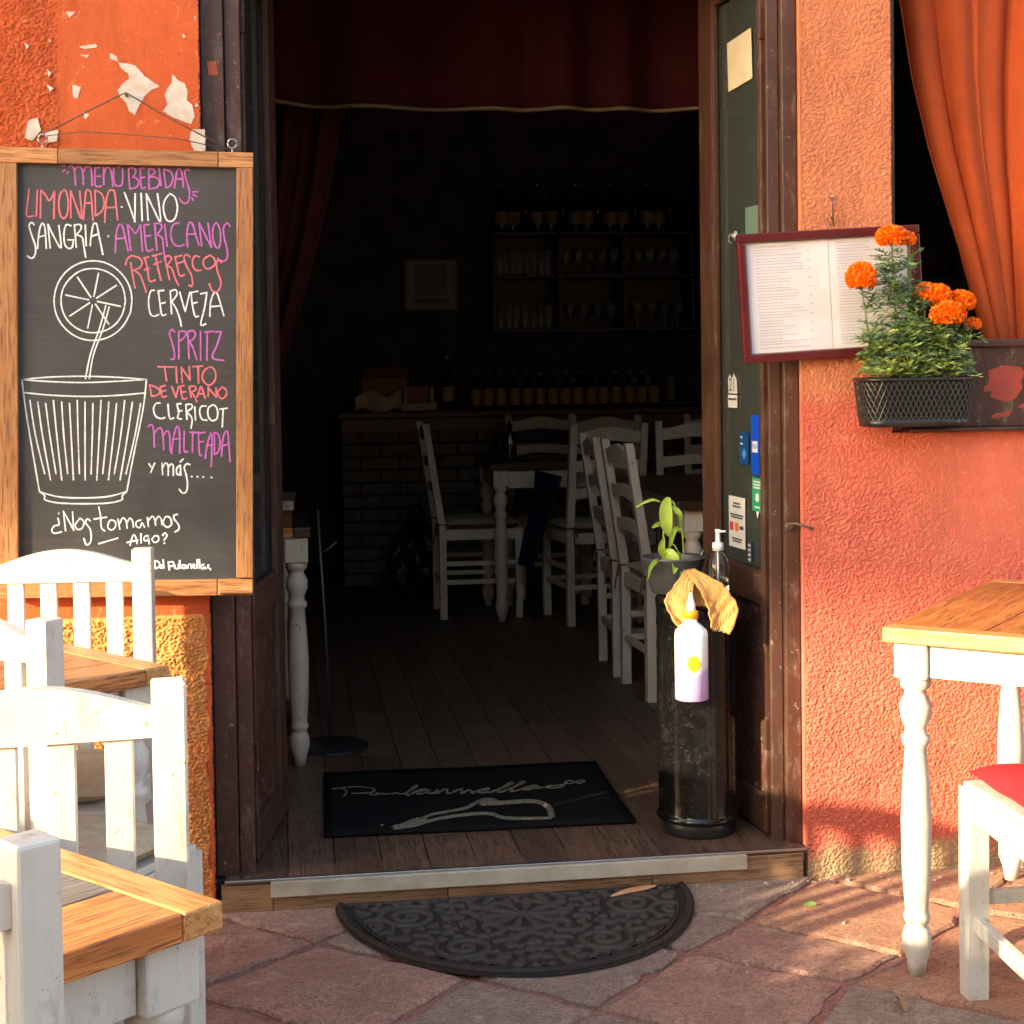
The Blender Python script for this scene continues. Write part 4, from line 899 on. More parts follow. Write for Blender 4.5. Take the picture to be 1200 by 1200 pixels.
_h = SPR.math('ADD', _sep.outputs[2], SPR.math('MULTIPLY', _sep.outputs[0], -.35))
SPR = SPR.fin(SPR.mix(SPR.ramp(_h, [(.062, 0.), (.078, 1.)]), (.52, .42, .78), (.74, .8, .78)), .3)
sp = empty('spray_bottle', (.447, -.048, .468)); tag(sp, 'translucent spray bottle with lilac liquid hung on the front of the bin', 'bottle')
MB().lathe([(0, .038), (.003, .0425), (.165, .0425), (.178, .040), (.192, .025), (.199, .0165), (.212, .0155)], n=40).build('body', SPR, sp)
MB().lathe([(.208, .0185), (.226, .0185), (.228, .016)], n=28).build('cap_ring', plain('orange_plastic', (.95, .35, .01), None, .35, 5, 0), sp)
MB().lathe([(.226, .0125), (.245, .011), (.26, .006), (.274, .004)], n=24).build('nozzle', PLW, sp)
YL = plain('yellow_print', (.95, .55, .02), (.9, .42, .01), .6, 40, 0)
def mark(u, v): 
    a = -PI/2 - .12 + (u-.5)*.85; return (.0433*math.cos(a), .0433*math.sin(a), .075+.045*v)
_m = MB(); _q = MB()
rm = random.Random(2)
for i in range(16):
    for j in range(16):
        du = (i-7.5)/7.6; dv = (j-7.5)/7.6
        if du*du+dv*dv > rm.uniform(.75, 1.15): continue
        u0, v0 = i/16, j/16
        vs = [mark(.0+u0, v0), mark(u0+1/16, v0), mark(u0+1/16, v0+1/16), mark(u0, v0+1/16)]
        _m.raw(vs, [(0, 1, 2, 3)], False)
_m.build('worn_print', YL, sp)

# ochre towel draped over the bin front
def poly_at(P_, t):
    P_ = smooth([(a, b) for a, b in P_], 5); f = t*(len(P_)-1); i = min(int(f), len(P_)-2); f -= i
    return (P_[i][0]+(P_[i+1][0]-P_[i][0])*f, P_[i][1]+(P_[i+1][1]-P_[i][1])*f)
def lobe(inner, outer, ph, dy):
    def tri(x): return abs((x % 2)-1)
    def f(u, v):
        a = poly_at(inner, v); b = poly_at(outer, v); x = a[0]+(b[0]-a[0])*u; z = a[1]+(b[1]-a[1])*u
        amp = .15+.85*min(1, v*1.4)
        y = dy + .034*(1-min(1, v*3.0))**2 - amp*(.013*math.sin(u*4.6+ph+.9*v) + .006*tri(u*2.3+v*1.1+ph) + .005*tri(u*1.2-v*2.6+ph*2) + .0018*math.sin(v*31+u*13)+.0012*math.sin(u*61+v*17))
        return (x+.0015*math.sin(v*40+u*9), y, z+.002*math.sin(u*27+v*9+ph))
    return f
def tz(*P_): return [((x-808)*.00206, (674-y)*.00206) for x, y in P_]
TL = MB().grid(lobe(tz((812, 674), (806, 690), (801, 708), (803, 726), (806, 735)), tz((800, 674), (781, 690), (771, 706), (776, 724), (793, 746)), .4, -.030), 34, 40)
TL.grid(lobe(tz((800, 673), (810, 688), (819, 706), (825, 726), (829, 745)), tz((812, 671), (838, 684), (852, 702), (861, 719), (850, 749)), 2.1, -.034), 40, 44)
TL.grid(lobe(tz((800, 673), (799, 684), (799, 696), (800, 706), (801, 716)), tz((815, 672), (818, 684), (819, 696), (821, 706), (822, 716)), .9, -.012), 14, 20)
to = TL.build('towel', TOWEL, None, loc=(.462, .0, .787), solid=.005)
tag(to, 'ochre cleaning cloth draped over the top of the bin', 'cloth')
# ---------------------------------------------------------------- mats
RUB = plain('ribbed_black_rubber', (.040, .034, .030), (.022, .019, .018), .6, 60, .6, .0015, spec=.18)
rmt = empty('half_moon_doormat', (-.028, -.105, .004)); tag(rmt, 'half-moon black rubber doormat with a raised scroll pattern', 'doormat')
AX, AY = .442, .525
def semi(s, n=48, ax=AX, ay=AY, off=0): return [(-(ax*s), -off)]+[(-(ax*s)*math.cos(PI*k/n), -off-(ay*s)*math.sin(PI*k/n)) for k in range(1, n)]+[(ax*s, -off)]
MB().prism(semi(1.0), 0, .005).build('rubber_base', RUB, rmt)
rim = MB(); pr = semi(.97); rim.tube([(x, y, .007) for x, y in pr], .0085, 8); rim.tube([(x, y, .007) for x, y in semi(.90, off=.02)], .005, 6)
rim.tube([(-.42, -.012, .006), (.42, -.012, .006)], .007, 8); rim.build('rim', RUB, rmt)
GN, GM_ = 240, 430                     # moulded relief of the mat: mirrored scrolls with a rosette
stp = .88/GM_
bb = band(GN, GM_//2, stp, 16, 38, 77, 1.2); bb2 = band(GN, GM_//2, stp, 30, 60, 78)
half = bb + .25*bb2; full = np.concatenate([half[:, ::-1], half], 1)
hx_ = (np.arange(full.shape[1])-full.shape[1]/2+.5)*stp; hy_ = -np.arange(GN)*(.53/GN)
XX, YY = np.meshgrid(hx_, hy_)
rr_ = np.hypot(XX, YY+.15); th_ = np.arctan2(YY+.15, XX)
ros = np.cos(th_*10)*1.6*(rr_ > .015) + (rr_ <= .015)*2
wt = np.clip((.10-rr_)/.02, 0, 1); wr = np.exp(-((rr_-.098)/.007)**2)
full = full*(1-wt)+ros*wt + 2.0*wr
for r0, cx0, cy0 in ((.085, .27, -.12), (.075, .16, -.34), (.06, .36, -.17)):
    for sx in (-1, 1):
        d_ = np.hypot(XX-sx*cx0, YY-cy0); an = np.arctan2(YY-cy0, (XX-sx*cx0)*sx)
        w2 = np.clip((r0-d_)/.015, 0, 1); full = full*(1-w2)+w2*(1.5*np.cos(d_*2*PI/.034-an))
ZZ = .0028+.0095/(1+np.exp(-full*4.5))
ins_ = (XX/(AX*.90))**2+((YY+.01)/(AY*.90))**2 < 1
ins_ &= YY < -.018
ids = -np.ones(full.shape, dtype=int); ids[ins_] = np.arange(ins_.sum())
scr = MB(); scr.v = [tuple(p) for p in np.stack([XX[ins_], YY[ins_], ZZ[ins_]], -1)]
a_ = ids[:-1, :-1]; b_ = ids[:-1, 1:]; c_ = ids[1:, 1:]; d_ = ids[1:, :-1]
ok_ = (a_ >= 0) & (b_ >= 0) & (c_ >= 0) & (d_ >= 0)
scr.f = [tuple(int(k) for k in q) for q in np.stack([a_[ok_], d_[ok_], c_[ok_], b_[ok_]], -1)]; scr.sm = [True]*len(scr.f)
RUBZ = NT('dusty_raised_rubber'); _s = RUBZ.n('SeparateXYZ'); RUBZ.L(RUBZ.tc.outputs['Object'], _s.inputs[0])
_n = RUBZ.noise(RUBZ.vec((1, 1, 1), rnd=False), 60, 5, .7)
_h = RUBZ.math('ADD', _s.outputs[2], RUBZ.math('MULTIPLY', _n, .003))
RUBZ.bump(_n, .5, .0015)
RUBZ = RUBZ.fin(RUBZ.mix(RUBZ.ramp(RUBZ.math('MULTIPLY', _h, 50), [(.30, 0.), (.62, 1.)]), (.012, .010, .009), (.055, .046, .038)), .6, spec=.25)
scr.build('scroll_pattern', RUBZ, rmt)
lfm = MB(); leafm(lfm, [(-.062, -.03, 0), (-.02, -.01, .004), (.03, .012, .002), (.066, .022, .002)], .006, twist=1.4)
dl = lfm.build('dry_leaf', plain('dry_leaf_brown', (.75, .4, .2), (.6, .28, .13), .7, 30, .2), None, loc=(.262, -.163, .022)); tag(dl, 'long dry reddish leaf lying on the half-moon doormat', 'leaf')
lf2 = MB(); leafm(lf2, [(0, -.03, 0), (.004, 0, .008), (-.004, .03, .004)], .012, twist=.4)
d2 = lf2.build('dry_leaf', CARD, None, loc=(.655, -.92, .008)); tag(d2, 'short tan dry leaf on the paving at the bottom edge', 'leaf')
lf3 = MB(); leafm(lf3, [(-.018, 0, 0), (0, .003, .004), (.018, 0, .001)], .006, twist=.4)
d3 = lf3.build('green_leaf', LEAFM[0], None, loc=(.672, -.30, .006)); tag(d3, 'tiny green leaf on the paving near the door corner', 'leaf')
deb = MB(); rd = random.Random(4)
for k in range(90):
    if k < 45: x, y = rd.uniform(.45, 1.4), -.1-abs(rd.gauss(0, .04))
    else: x, y = rd.uniform(-1.0, 1.3), rd.uniform(-.95, -.1)
    s_ = rd.uniform(.0015, .005); deb.box((x, y, .004), (s_*2, s_*1.2, s_), rot=(0, 0, rd.uniform(0, 3)))
deb.build('debris', plain('plaster_crumbs', (.5, .38, .3), (.35, .2, .14), .9, 80, .1), None, kind='stuff')
bmt = empty('doormat', (-.06, .535, .0795)); tag(bmt, 'black rectangular indoor doormat woven with the name Pulcinella', 'doormat')
bmt.rotation_euler = (0, 0, R(-1.5))
BM = NT('black_mat_pile'); _f = BM.noise(BM.vec((1, 1, 1), rnd=False), 260, 3, .8)
BM.bump(_f, 1.0, .003); BM = BM.fin(BM.mix(BM.ramp(_f, [(.4, 0.), (.6, 1.)]), (.006, .006, .006), (.018, .017, .017)), 1.0, spec=.02)
MB().grid(lambda u, v: ((u-.5)*.84, (v-.5)*.64, .006+.0012*math.sin(u*9)+(.004*max(0, v-.93)/.07)), 24, 14).build('pile', BM, bmt, solid=.006)
MK = NT('woven_tan'); _f = MK.noise(MK.vec((1, 1, 1), rnd=False), 220, 3, .8)
MK.bump(_f, 1.0, .003); MK = MK.fin(MK.mix(MK.ramp(_f, [(.35, 0.), (.6, 1.)]), (.04, .035, .028), (.24, .195, .135)), .95)
# script lettering and emblem, drawn as woven strokes: (x, y) on the mat
def mk(cx, cy):    # crop pixel -> mat coordinate by the plane of the mat
    px_, py_ = 370+cx/3.636, 895+cy/3.636
    r_ = fwd*1900 + rt2*(px_-600) - up2*(py_-484); C_ = Vector((-.5777, -4.0591, 1.35))
    t = (.0895-C_.z)/r_.z; p = C_+r_*t; q = Matrix.Rotation(R(1.5), 3, 'Z') @ (p-Vector((-.06, .535, 0)))
    return (q.x, q.y)
LET = "70 108 105 104 130 118 120 138/105 104 170 98 235 104 250 112 235 124 150 128/240 118 232 132 255 132 265 122 262 132 285 126 288 132/290 130 330 128 340 124 370 130 430 98 420 96 385 130 400 134/405 130 440 112 470 108 475 112 450 116 430 128 460 126 490 112/475 122 500 126 520 110 515 126 540 112 560 108 560 124 575 124/580 122 610 110 625 108 620 126 650 112 665 118 665 124/665 124 720 106 735 102 735 108 700 112 700 122 740 120/740 122 835 86 825 82 775 116 790 120/790 120 885 82 875 78 830 114 850 116/850 116 890 102 930 92 945 96 915 100 880 110 920 108 950 96/940 106 985 98 1050 90 1050 98 1010 104 980 100 1000 92/1060 90 1065 78 1090 72 1100 80 1080 86 1062 82/1100 82 1130 70 1145 74 1125 84 1105 80"
lw = MB()
for st in LET.split('/'):
    v = list(map(float, st.split())); pts = [mk(v[i], v[i+1]) for i in range(0, len(v), 2)]
    pts = smooth(pts, 3); n_ = len(pts)
    lw.tube([(x, y, .0085) for x, y in pts], .0042, 5)
lw.build('woven_name', MK, bmt)
em = MB()
for st, ww in (("330 278 400 262 470 245", .016), ("440 240 490 218 560 204 640 188 680 166 720 152 760 154 770 162 720 166 700 172", .009), ("700 172 800 168 920 162 980 176 1000 200 1005 228", .013), ("1005 232 900 234 800 230 760 216 700 212 600 222 500 240 430 262 340 278", .010), ("345 270 420 240 450 236", .01), ("276 262 288 262", .008)):
    v = list(map(float, st.split())); pts = smooth([mk(v[i], v[i+1]) for i in range(0, len(v), 2)], 4)
    em.tube([(x, y, .0065) for x, y in pts], ww*.85, 6)
em.build('woven_emblem', MK, bmt)

# ---------------------------------------------------------------- tables and chairs
LEG = [(0, .017), (.03, .021), (.06, .031), (.085, .031), (.10, .026), (.108, .021), (.114, .026), (.124, .029), (.134, .025), (.14, .025), (.22, .031), (.33, .033), (.42, .028), (.48, .023), (.49, .030), (.503, .031), (.508, .024), (.522, .023), (.545, .033), (.57, .034), (.59, .024), (.6, .023), (.607, .032), (.622, .033), (.63, .03)]
def turned_leg(parent, x, y, top, m, s=.072):
    k = (top-.075)/.63
    mb = MB(); mb.lathe([(z*k, r) for z, r in LEG], n=28); mb.box((0, 0, top-.039), (s, s, .078), bev=.004)
    o = mb.build('leg', m, parent); o.location = (x, y, 0); return o
def table(name, label, loc, rz, LX, LY, H, m_top, m_edge, m_leg, planks=5, inset=.055, along='Y', apron=.07, group=None, grey=None, legs=None, th=.032):
    t = empty(name, loc, rz); tag(t, label, 'table', group)
    zt = H-th/2; b = .055
    if along == 'Y': # planks run along local Y, frame boards round them
        one('edge_board', (LX/2, b/2, zt), (LX, b-.002, th), m_edge, t, bev=.003); one('edge_board', (LX/2, LY-b/2, zt), (LX, b-.002, th), m_edge, t, bev=.003)
        w = LX/planks
        for k in range(planks):
            o = one('plank', ((k+.5)*w, LY/2, zt-.0005), (LY-2*b, w-.0025, th), grey if (grey and k == 1) else m_top, t, bev=.002); o.rotation_euler = (0, 0, PI/2)
    else:
        one('edge_board', (b/2, LY/2, zt), (LY, b-.002, th), m_edge, t, bev=.003, rot=(0, 0, PI/2)); one('edge_board', (LX-b/2, LY/2, zt), (LY, b-.002, th), m_edge, t, bev=.003, rot=(0, 0, PI/2))
        w = LY/planks
        for k in range(planks): one('plank', (LX/2, (k+.5)*w, zt-.0005), (LX-2*b, w-.0025, th), grey if (grey and k == planks-2) else m_top, t, bev=.002)
    i = inset; top = H-th-.0005
    for x in (i, LX-i):
        for y in (i, LY-i): turned_leg(t, x, y, top, m_leg)
    za = top-.004-apron/2
    for y in (i-.012, LY-i+.012): one('apron', (LX/2, y, za), (LX-2*i-.076, .02, apron), m_leg, t, bev=.002)
    for x in (i-.012, LX-i+.012): one('apron', (x, LY/2, za), (.02, LY-2*i-.076, apron), m_leg, t, bev=.002)
    return t
table('table', 'wooden table with white turned legs standing against the coral wall at the right', (.685, -.754, 0), R(-40.5), .62, .85, .76, TOPW, TOPE, WHITE, 3, .055, 'Y')
table('table', 'orange-varnished wooden table in the near left corner with one grey weathered board', (-.650, -2.277, 0), R(131), .75, .62, .76, TOPW, TOPE, WHITE, 6, .055, 'Y', grey=GREYW)
table('table', 'wooden table below the chalkboard, the far one of the two on the left', (-.800, -.870, 0), R(128), .60, .47, .76, TOPW, TOPE, WHITE, 5, .055, 'Y')

def arch(w, z0, h0, h1, n=14):   # crest rail outline in x,z
    up_ = [(-w/2+w*k/n, z0+h0+(h1-h0)*math.sin(PI*k/n)) for k in range(n+1)]
    return [(-w/2, z0)] + [(w/2, z0)] + list(reversed(up_))
def slat_chair(loc, rz, label, cushion=BEIGE, back=True, m=WHITE, group=None):
    """chair faces local +y, back posts at y=-.19"""
    c = empty('chair', loc, rz); tag(c, label, 'chair', group)
    W = .345; yb, yf = -.19, .19; ps = .044
    for x in (-W/2, W/2):
        one('back_post' if back else 'back_leg', (x, yb, .467 if back else .22), (ps, ps, .934 if back else .44), m, c, bev=.004)
        MB().prism([(-.022, 0), (.022, 0), (.026, .2), (.024, .44), (-.024, .44), (-.026, .2)], -.022, .022, 'x').build('front_leg', m, c, loc=(x*.88, yf, 0))
    if back:
        MB().prism(arch(W-ps-.001, .862, .038, .072), -.012, .012, 'y').build('crest_rail', m, c, loc=(0, yb, 0))
        for k in range(4):
            one('slat', (-.1085+.0723*k, yb, .672), (.037, .014, .38), m, c, bev=.003)
        one('lower_rail', (0, yb, .462), (W-ps-.001, .024, .04), m, c, bev=.003)
    one('seat_rail', (0, yf, .405), (W*.88-ps-.001, .024, .06), m, c, bev=.003); one('seat_rail', (0, yb, .405), (W-ps-.001, .022, .055), m, c, bev=.003)
    for x in (-W/2, W/2):
        one('seat_rail', (x*.94, 0, .405), (.024, yf-yb-ps-.001, .06), m, c, bev=.003, rot=(0, 0, x*.12/.345*1.0))
        one('stretcher', (x*.94, 0, .16), (.02, yf-yb-ps-.001, .034), m, c, bev=.003, rot=(0, 0, x*.12/.345*1.0))
    one('stretcher', (0, yf, .21), (W*.88-ps-.001, .018, .03), m, c, bev=.003); one('stretcher', (0, yb, .19), (W-ps-.001, .018, .03), m, c, bev=.003)
    one('seat', (0, .008, .444), (W-.01, yf-yb+.02, .016), m, c, bev=.004)
    def cf(sgn):
        def f(u, v):
            x, y = (u-.5)*2, (v-.5)*2; e = max(0, 1-abs(x)**5)**.5*max(0, 1-abs(y)**5)**.5
            return (x*.168, y*.178+.008, sgn*(.022*e+.004*e*math.sin(7*x+3*y)*math.sin(5*y))+.478)
        return f
    q = MB(); q.grid(cf(1), 22, 22); q.grid(lambda u, v: cf(-1)(1-u, v), 22, 22); q.build('cushion', cushion, c)
    return c
slat_chair((-.922, -1.74, 0), R(6), 'white slatted chair in front of the near left table, its whole back showing')
slat_chair((-1.078, -.545, 0), R(175), 'white slatted chair directly below the chalkboard, farthest left chair')
slat_chair((-1.003, -1.096, 0), R(-34), 'white slatted chair of which only a post shows between the two left tables')
slat_chair((-1.058, -2.555, 0), R(37), 'white chair cut off at the lower left corner, its post in shade')
slat_chair((.984, -1.075, 0), 0, 'white chair with a red cushion at the right edge', cushion=RED)

CORD = plain('red_brown_cord', (.22, .07, .05), None, .8, 30, .1)
def ladder_chair(loc, rz, label, lean=.075):
    c = empty('chair', loc, rz); tag(c, label, 'chair', 'white ladder-back chairs inside the restaurant')
    W = .35; m = WHITE2
    for x in (-W/2, W/2):
        mb = MB(); mb.raw([(-.018, -.017, 0), (.018, -.017, 0), (.018, .017, 0), (-.018, .017, 0), (-.018, -.017, .44), (.018, -.017, .44), (.018, .017, .44), (-.018, .017, .44), (-.016, -.015-lean, .95), (.016, -.015-lean, .95), (.016, .015-lean, .95), (-.016, .015-lean, .95)],
            [(0, 3, 2, 1), (0, 1, 5, 4), (1, 2, 6, 5), (2, 3, 7, 6), (3, 0, 4, 7), (4, 5, 9, 8), (5, 6, 10, 9), (6, 7, 11, 10), (7, 4, 8, 11), (8, 9, 10, 11)])
        mb.build('back_post', m, c, loc=(x, -.18, 0))
        MB().prism([(-.018, 0), (.014, 0), (.02, .12), (.018, .44), (-.018, .44), (-.012, .12)], -.018, .018, 'x').build('front_leg', m, c, loc=(x, .19, 0))
    for k, z in enumerate((.60, .73, .86)):
        w = W-.036; h0, h1 = (.055, .08) if k == 2 else (.05, .06)
        n = 12; upl = [(-w/2+w*i/n, h0+(h1-h0)*math.sin(PI*i/n)**2) for i in range(n+1)]; lo = [(-w/2+w*i/n, .014*math.sin(PI*i/n)**2) for i in range(n+1)]
        o = MB().prism(lo+list(reversed(upl)), -.008, .008, 'y').build('back_slat', m, c); o.location = (0, -.18-lean*(z-.44)/.51, z); o.rotation_euler = (R(8), 0, 0)
    for z, d in ((.41, .05), (.18, .022), (.27, .022)):
        for x in (-W/2, W/2): one('rail', (x, .005, z), (.018, .335, d), m, c)
        if z != .27: one('rail', (0, .19, z), (W-.037, .018, d), m, c); one('rail', (0, -.18, z), (W-.037, .018, d), m, c)
    def cf(s): return lambda u, v: ((u-.5)*.37, (v-.5)*.38+.01, .462+s*.024*(max(0, 1-abs(2*u-1)**4)*max(0, 1-abs(2*v-1)**4))**.5)
    q = MB(); q.grid(cf(1), 12, 12); q.grid(lambda u, v: cf(-1)(1-u, v), 12, 12); q.build('cushion', BEIGE, c)
    for x in (-W/2, W/2):
        tie = MB(); tie.tube([(.03, -.215, .42), (.01, -.205, .46), (-.02, -.2, .46), (.022, -.2, .465), (.02, -.155, .462), (-.02, -.16, .458), (-.02, -.2, .46), (.01, -.21, .458), (.012, -.225, .37)], .0036, 5)
        tie.build('cushion_tie', CORD, c, loc=(x, 0, 0))
    return c
c0 = ladder_chair((.365, 3.92, FZ), R(-90), 'interior chair seen from the side, left of the lit table legs')
specs = [((.90, 3.62, FZ), R(8), 'interior ladder-back chair whose back hides the right part of the far table'),
         ((.83, 4.5, FZ), R(180), 'interior chair behind the far table, its crest rail beside the dark bottle'),
         ((.905, 2.37, FZ), R(-92), 'farther of the two interior chairs lined up in profile beside the plant'),
         ((.915, 1.90, FZ), R(-87), 'nearer of the two interior chairs lined up in profile beside the plant'),
         ((1.36, 3.3, FZ), R(172), 'interior chair behind the dark table, at the edge of the door glass'),
         ((1.72, 4.2, FZ), R(170), 'interior chair farthest right, mostly behind the door leaf'),
         ((1.13, 4.25, FZ), R(176), 'interior chair in the rear row between two other crest rails')]
for loc, rz, lb in specs:
    c = copy_tree(c0); c.location = loc; c.rotation_euler = (0, 0, rz); c['label'] = lb
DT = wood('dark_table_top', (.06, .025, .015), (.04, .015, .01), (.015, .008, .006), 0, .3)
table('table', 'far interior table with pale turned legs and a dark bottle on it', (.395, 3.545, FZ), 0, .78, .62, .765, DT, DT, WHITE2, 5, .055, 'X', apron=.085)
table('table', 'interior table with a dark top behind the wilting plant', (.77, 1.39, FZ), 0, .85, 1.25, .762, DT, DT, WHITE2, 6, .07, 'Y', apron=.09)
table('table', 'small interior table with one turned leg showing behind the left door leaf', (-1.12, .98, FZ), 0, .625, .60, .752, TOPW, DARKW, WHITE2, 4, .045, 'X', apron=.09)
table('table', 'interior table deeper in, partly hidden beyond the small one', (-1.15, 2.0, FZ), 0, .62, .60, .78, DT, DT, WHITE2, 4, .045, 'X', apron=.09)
tb = empty('sauce_bottle', (.52, 3.75, FZ+.765)); tag(tb, 'slim dark bottle with a bright pourer standing on the far interior table', 'bottle')
MB().lathe([(0, .034), (.01, .036), (.09, .034), (.14, .014), (.18, .012)], n=20).build('body', BOTTLEG, tb); MB().lathe([(.18, .006), (.235, .004)], n=10).build('pourer', STEEL, tb)
nv = MB().grid(lambda u, v: (.025*math.sin(u*9+v*2)+(u-.5)*(.11-.05*v), .02*math.cos(u*11+v), -.45*v), 20, 14).build('hanging_jacket', NAVY, None, loc=(.655, 3.46, .80), solid=.01)
nv.rotation_euler = (0, R(14), 0); tag(nv, 'dark navy cloth hanging beside the far interior table', 'cloth')

# iron stand
sd = empty('metal_stand', (-.437, 1.255, FZ)); tag(sd, 'thin iron stand with a round base and a short arm just inside the door', 'stand')
MB().lathe([(0, .125), (.004, .125), (.008, .118), (.01, .02)], n=40).build('round_base', BLACK, sd)
MB().tube([(0, 0, .005), (-.012, 0, .4), (-.03, 0, .78)], .0055, 8).build('pole', plain('dark_iron', (.1, .09, .09), None, .4, 30, .1, metal=.6), sd)
MB().tube([(-.025, 0, .63), (.03, -.01, .675)], .003, 6).build('arm', WIREM, sd)
# ---------------------------------------------------------------- curtains inside
def val(u, v):
    x = -.72+1.56*u; z0_ = 2.105 + .022*max(0, 1-u*5) - .006*math.sin(u*PI); z = z0_ + (3.15-z0_)*v
    return (x, .80+.024*math.sin(u*38+1.6*math.sin(u*9))+.012*math.sin(u*17+v), z)
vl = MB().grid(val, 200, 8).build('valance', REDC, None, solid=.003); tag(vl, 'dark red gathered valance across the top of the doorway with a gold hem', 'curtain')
fr = MB(); fr.tube([(p[0], p[1]-.004, p[2]-.006) for p in (val(k/90, 0) for k in range(91))], .0065, 6); fr.build('gold_hem', GOLD, vl)
def side_c(x0a, x1a, x0b, x1b, zt, zb, y0):
    def f(u, v):
        k = v*v*(3-2*v) if x0a > 0 else max(0, (v-.5)*2)**1.5; xa = x0a+(x0b-x0a)*k; xb = x1a+(x1b-x1a)*k
        return (xa+(xb-xa)*u, y0+.02*math.sin(u*26+.5)*(1-.4*v)+.01*math.sin(u*55), zt+(zb-zt)*v)
    return f
cl = MB().grid(side_c(-.85, -.375, -.85, -.60, 3.1, 1.25, .92), 60, 16).build('curtain', REDC, None, solid=.003); tag(cl, 'dark red curtain tied back at the left inside the doorway', 'curtain')
MB().grid(side_c(-.85, -.60, -.85, -.57, 1.25, .2, .92), 40, 12).build('curtain_tail', REDC, cl, solid=.003)
cr = MB().grid(side_c(.70, 1.0, .79, 1.0, 3.1, 1.45, .92), 40, 16).build('curtain', REDC, None, solid=.003); tag(cr, 'narrow strip of dark red curtain at the right inside the doorway', 'curtain')

# ---------------------------------------------------------------- bar counter
ct = empty('bar_counter', (0, 0, 0)); tag(ct, 'dark bar counter faced with grey bricks under a wooden band', 'counter')
CX0, CX1, CY = -.255, 2.6, 4.9
MB().box(((CX0+CX1)/2, CY+.27, .51), (CX1-CX0-.01, .5, .87)).build('core', MORTAR, ct)
MB().box(((CX0+CX1)/2, CY+.25, 1.035), (CX1-CX0+.04, .6, .035), bev=.006).build('counter_top', DARKW, ct)
MB().box(((CX0+CX1)/2, CY+.0, .978), (CX1-CX0, .03, .078), bev=.004).build('wood_band', wood('reddish_band_wood', (.13, .03, .018), (.09, .022, .014), (.03, .01, .008), 0, .4), ct)
bmesh_ = None; bwid, bh = .215, .062; cnt = 0; restb = MB()
for row in range(12):
    z = FZ+.012+(row+.5)*.0715; x = CX0+(-.11 if row % 2 else 0)
    while x < CX1-.05:
        xa, xb = max(x, CX0), min(x+bwid, CX1); w = xb-xa
        if w > .05:
            dy = random.uniform(-.004, .004)
            if xb < 1.9:
                if w > .2:
                    if bmesh_ is None:
                        o = MB().box((0, 0, 0), (bwid-.012, .03, bh-.002), bev=.003).build('brick', BRICK, ct); bmesh_ = o.data
                    else: o = share('brick', bmesh_, ct, (0, 0, 0))
                    o.location = ((xa+xb)/2, CY+.008+dy, z)
                else: one('brick', ((xa+xb)/2, CY+.008+dy, z), (w-.012, .03, bh-.002), BRICK, ct)
                cnt += 1
            else: restb.box(((xa+xb)/2, CY+.008+dy, z), (w-.012, .03, bh-.002))
        x += bwid
restb.build('brick', BRICK, ct, kind='stuff')
# back shelves
sh = empty('bottle_shelf', (0, 0, 0)); tag(sh, 'dark wall shelf with three boards of bottles and glasses behind the bar', 'shelf')
for z in (2.095, 1.835, 1.505): one('board', (1.34, 5.85, z), (1.28, .26, .022), DARKW, sh, bev=.003)
for x in (.72, 1.13, 1.53, 1.96): one('upright', (x, 5.86, 1.80), (.022, .24, .57), DARKW, sh)
one('back_panel', (1.34, 5.985, 1.80), (1.28, .012, .6), DARKW, sh)
one('side_cupboard', (2.16, 5.84, 1.80), (.34, .28, .62), wood('red_cupboard_wood', (.12, .025, .015), (.08, .02, .012), (.02, .01, .008), 2, .4), sh, bev=.004)
BP = [[(0, .036), (.005, .038), (.19, .038), (.225, .014), (.29, .013), (.3, .015), (.31, .015)], [(0, .04), (.005, .042), (.15, .043), (.2, .016), (.26, .014), (.27, .016)], [(0, .034), (.2, .035), (.24, .016), (.25, .02), (.27, .02)]]
LABM = [flatm('cream_label', (.45, .38, .24)), flatm('ochre_label', (.4, .27, .08)), flatm('pale_label', (.5, .48, .42))]
protos = []
for k in range(3):
    e = empty('bottle', (0, 0, 0)); MB().lathe(BP[k], n=20).build('glass_body', BOTTLEG, e); r_ = BP[k][2][1]+.0008
    MB().lathe([(.05, r_), (.13, r_)], n=20, caps=False).build('paper_label', LABM[k], e); MB().lathe([(BP[k][-1][0]-.03, .0165), (BP[k][-1][0]+.002, .0165)], n=14).build('cap', DARKW if k else STEEL, e)
    protos.append(e)
def putb(k, x, y, z, label, group, first={}):
    if k not in first: e = protos[k]; first[k] = 1
    else: e = copy_tree(protos[k])
    e.location = (x, y, z); tag(e, label, 'bottle', group); e.rotation_euler = (0, 0, random.uniform(0, 6)); return e
ORD = 'first second third fourth fifth sixth seventh eighth ninth tenth eleventh twelfth thirteenth fourteenth fifteenth'.split()
KINDB = ('tall cream-labelled bottle', 'stout ochre-labelled bottle', 'square-shouldered pale-labelled bottle')
x = .78
for i in range(15): putb(i*7 % 3, x, 5.83+random.uniform(-.03, .03), 2.106, KINDB[i*7 % 3]+', '+ORD[i]+' from the left on the top bar shelf', 'bottles on the top bar shelf'); x += .076
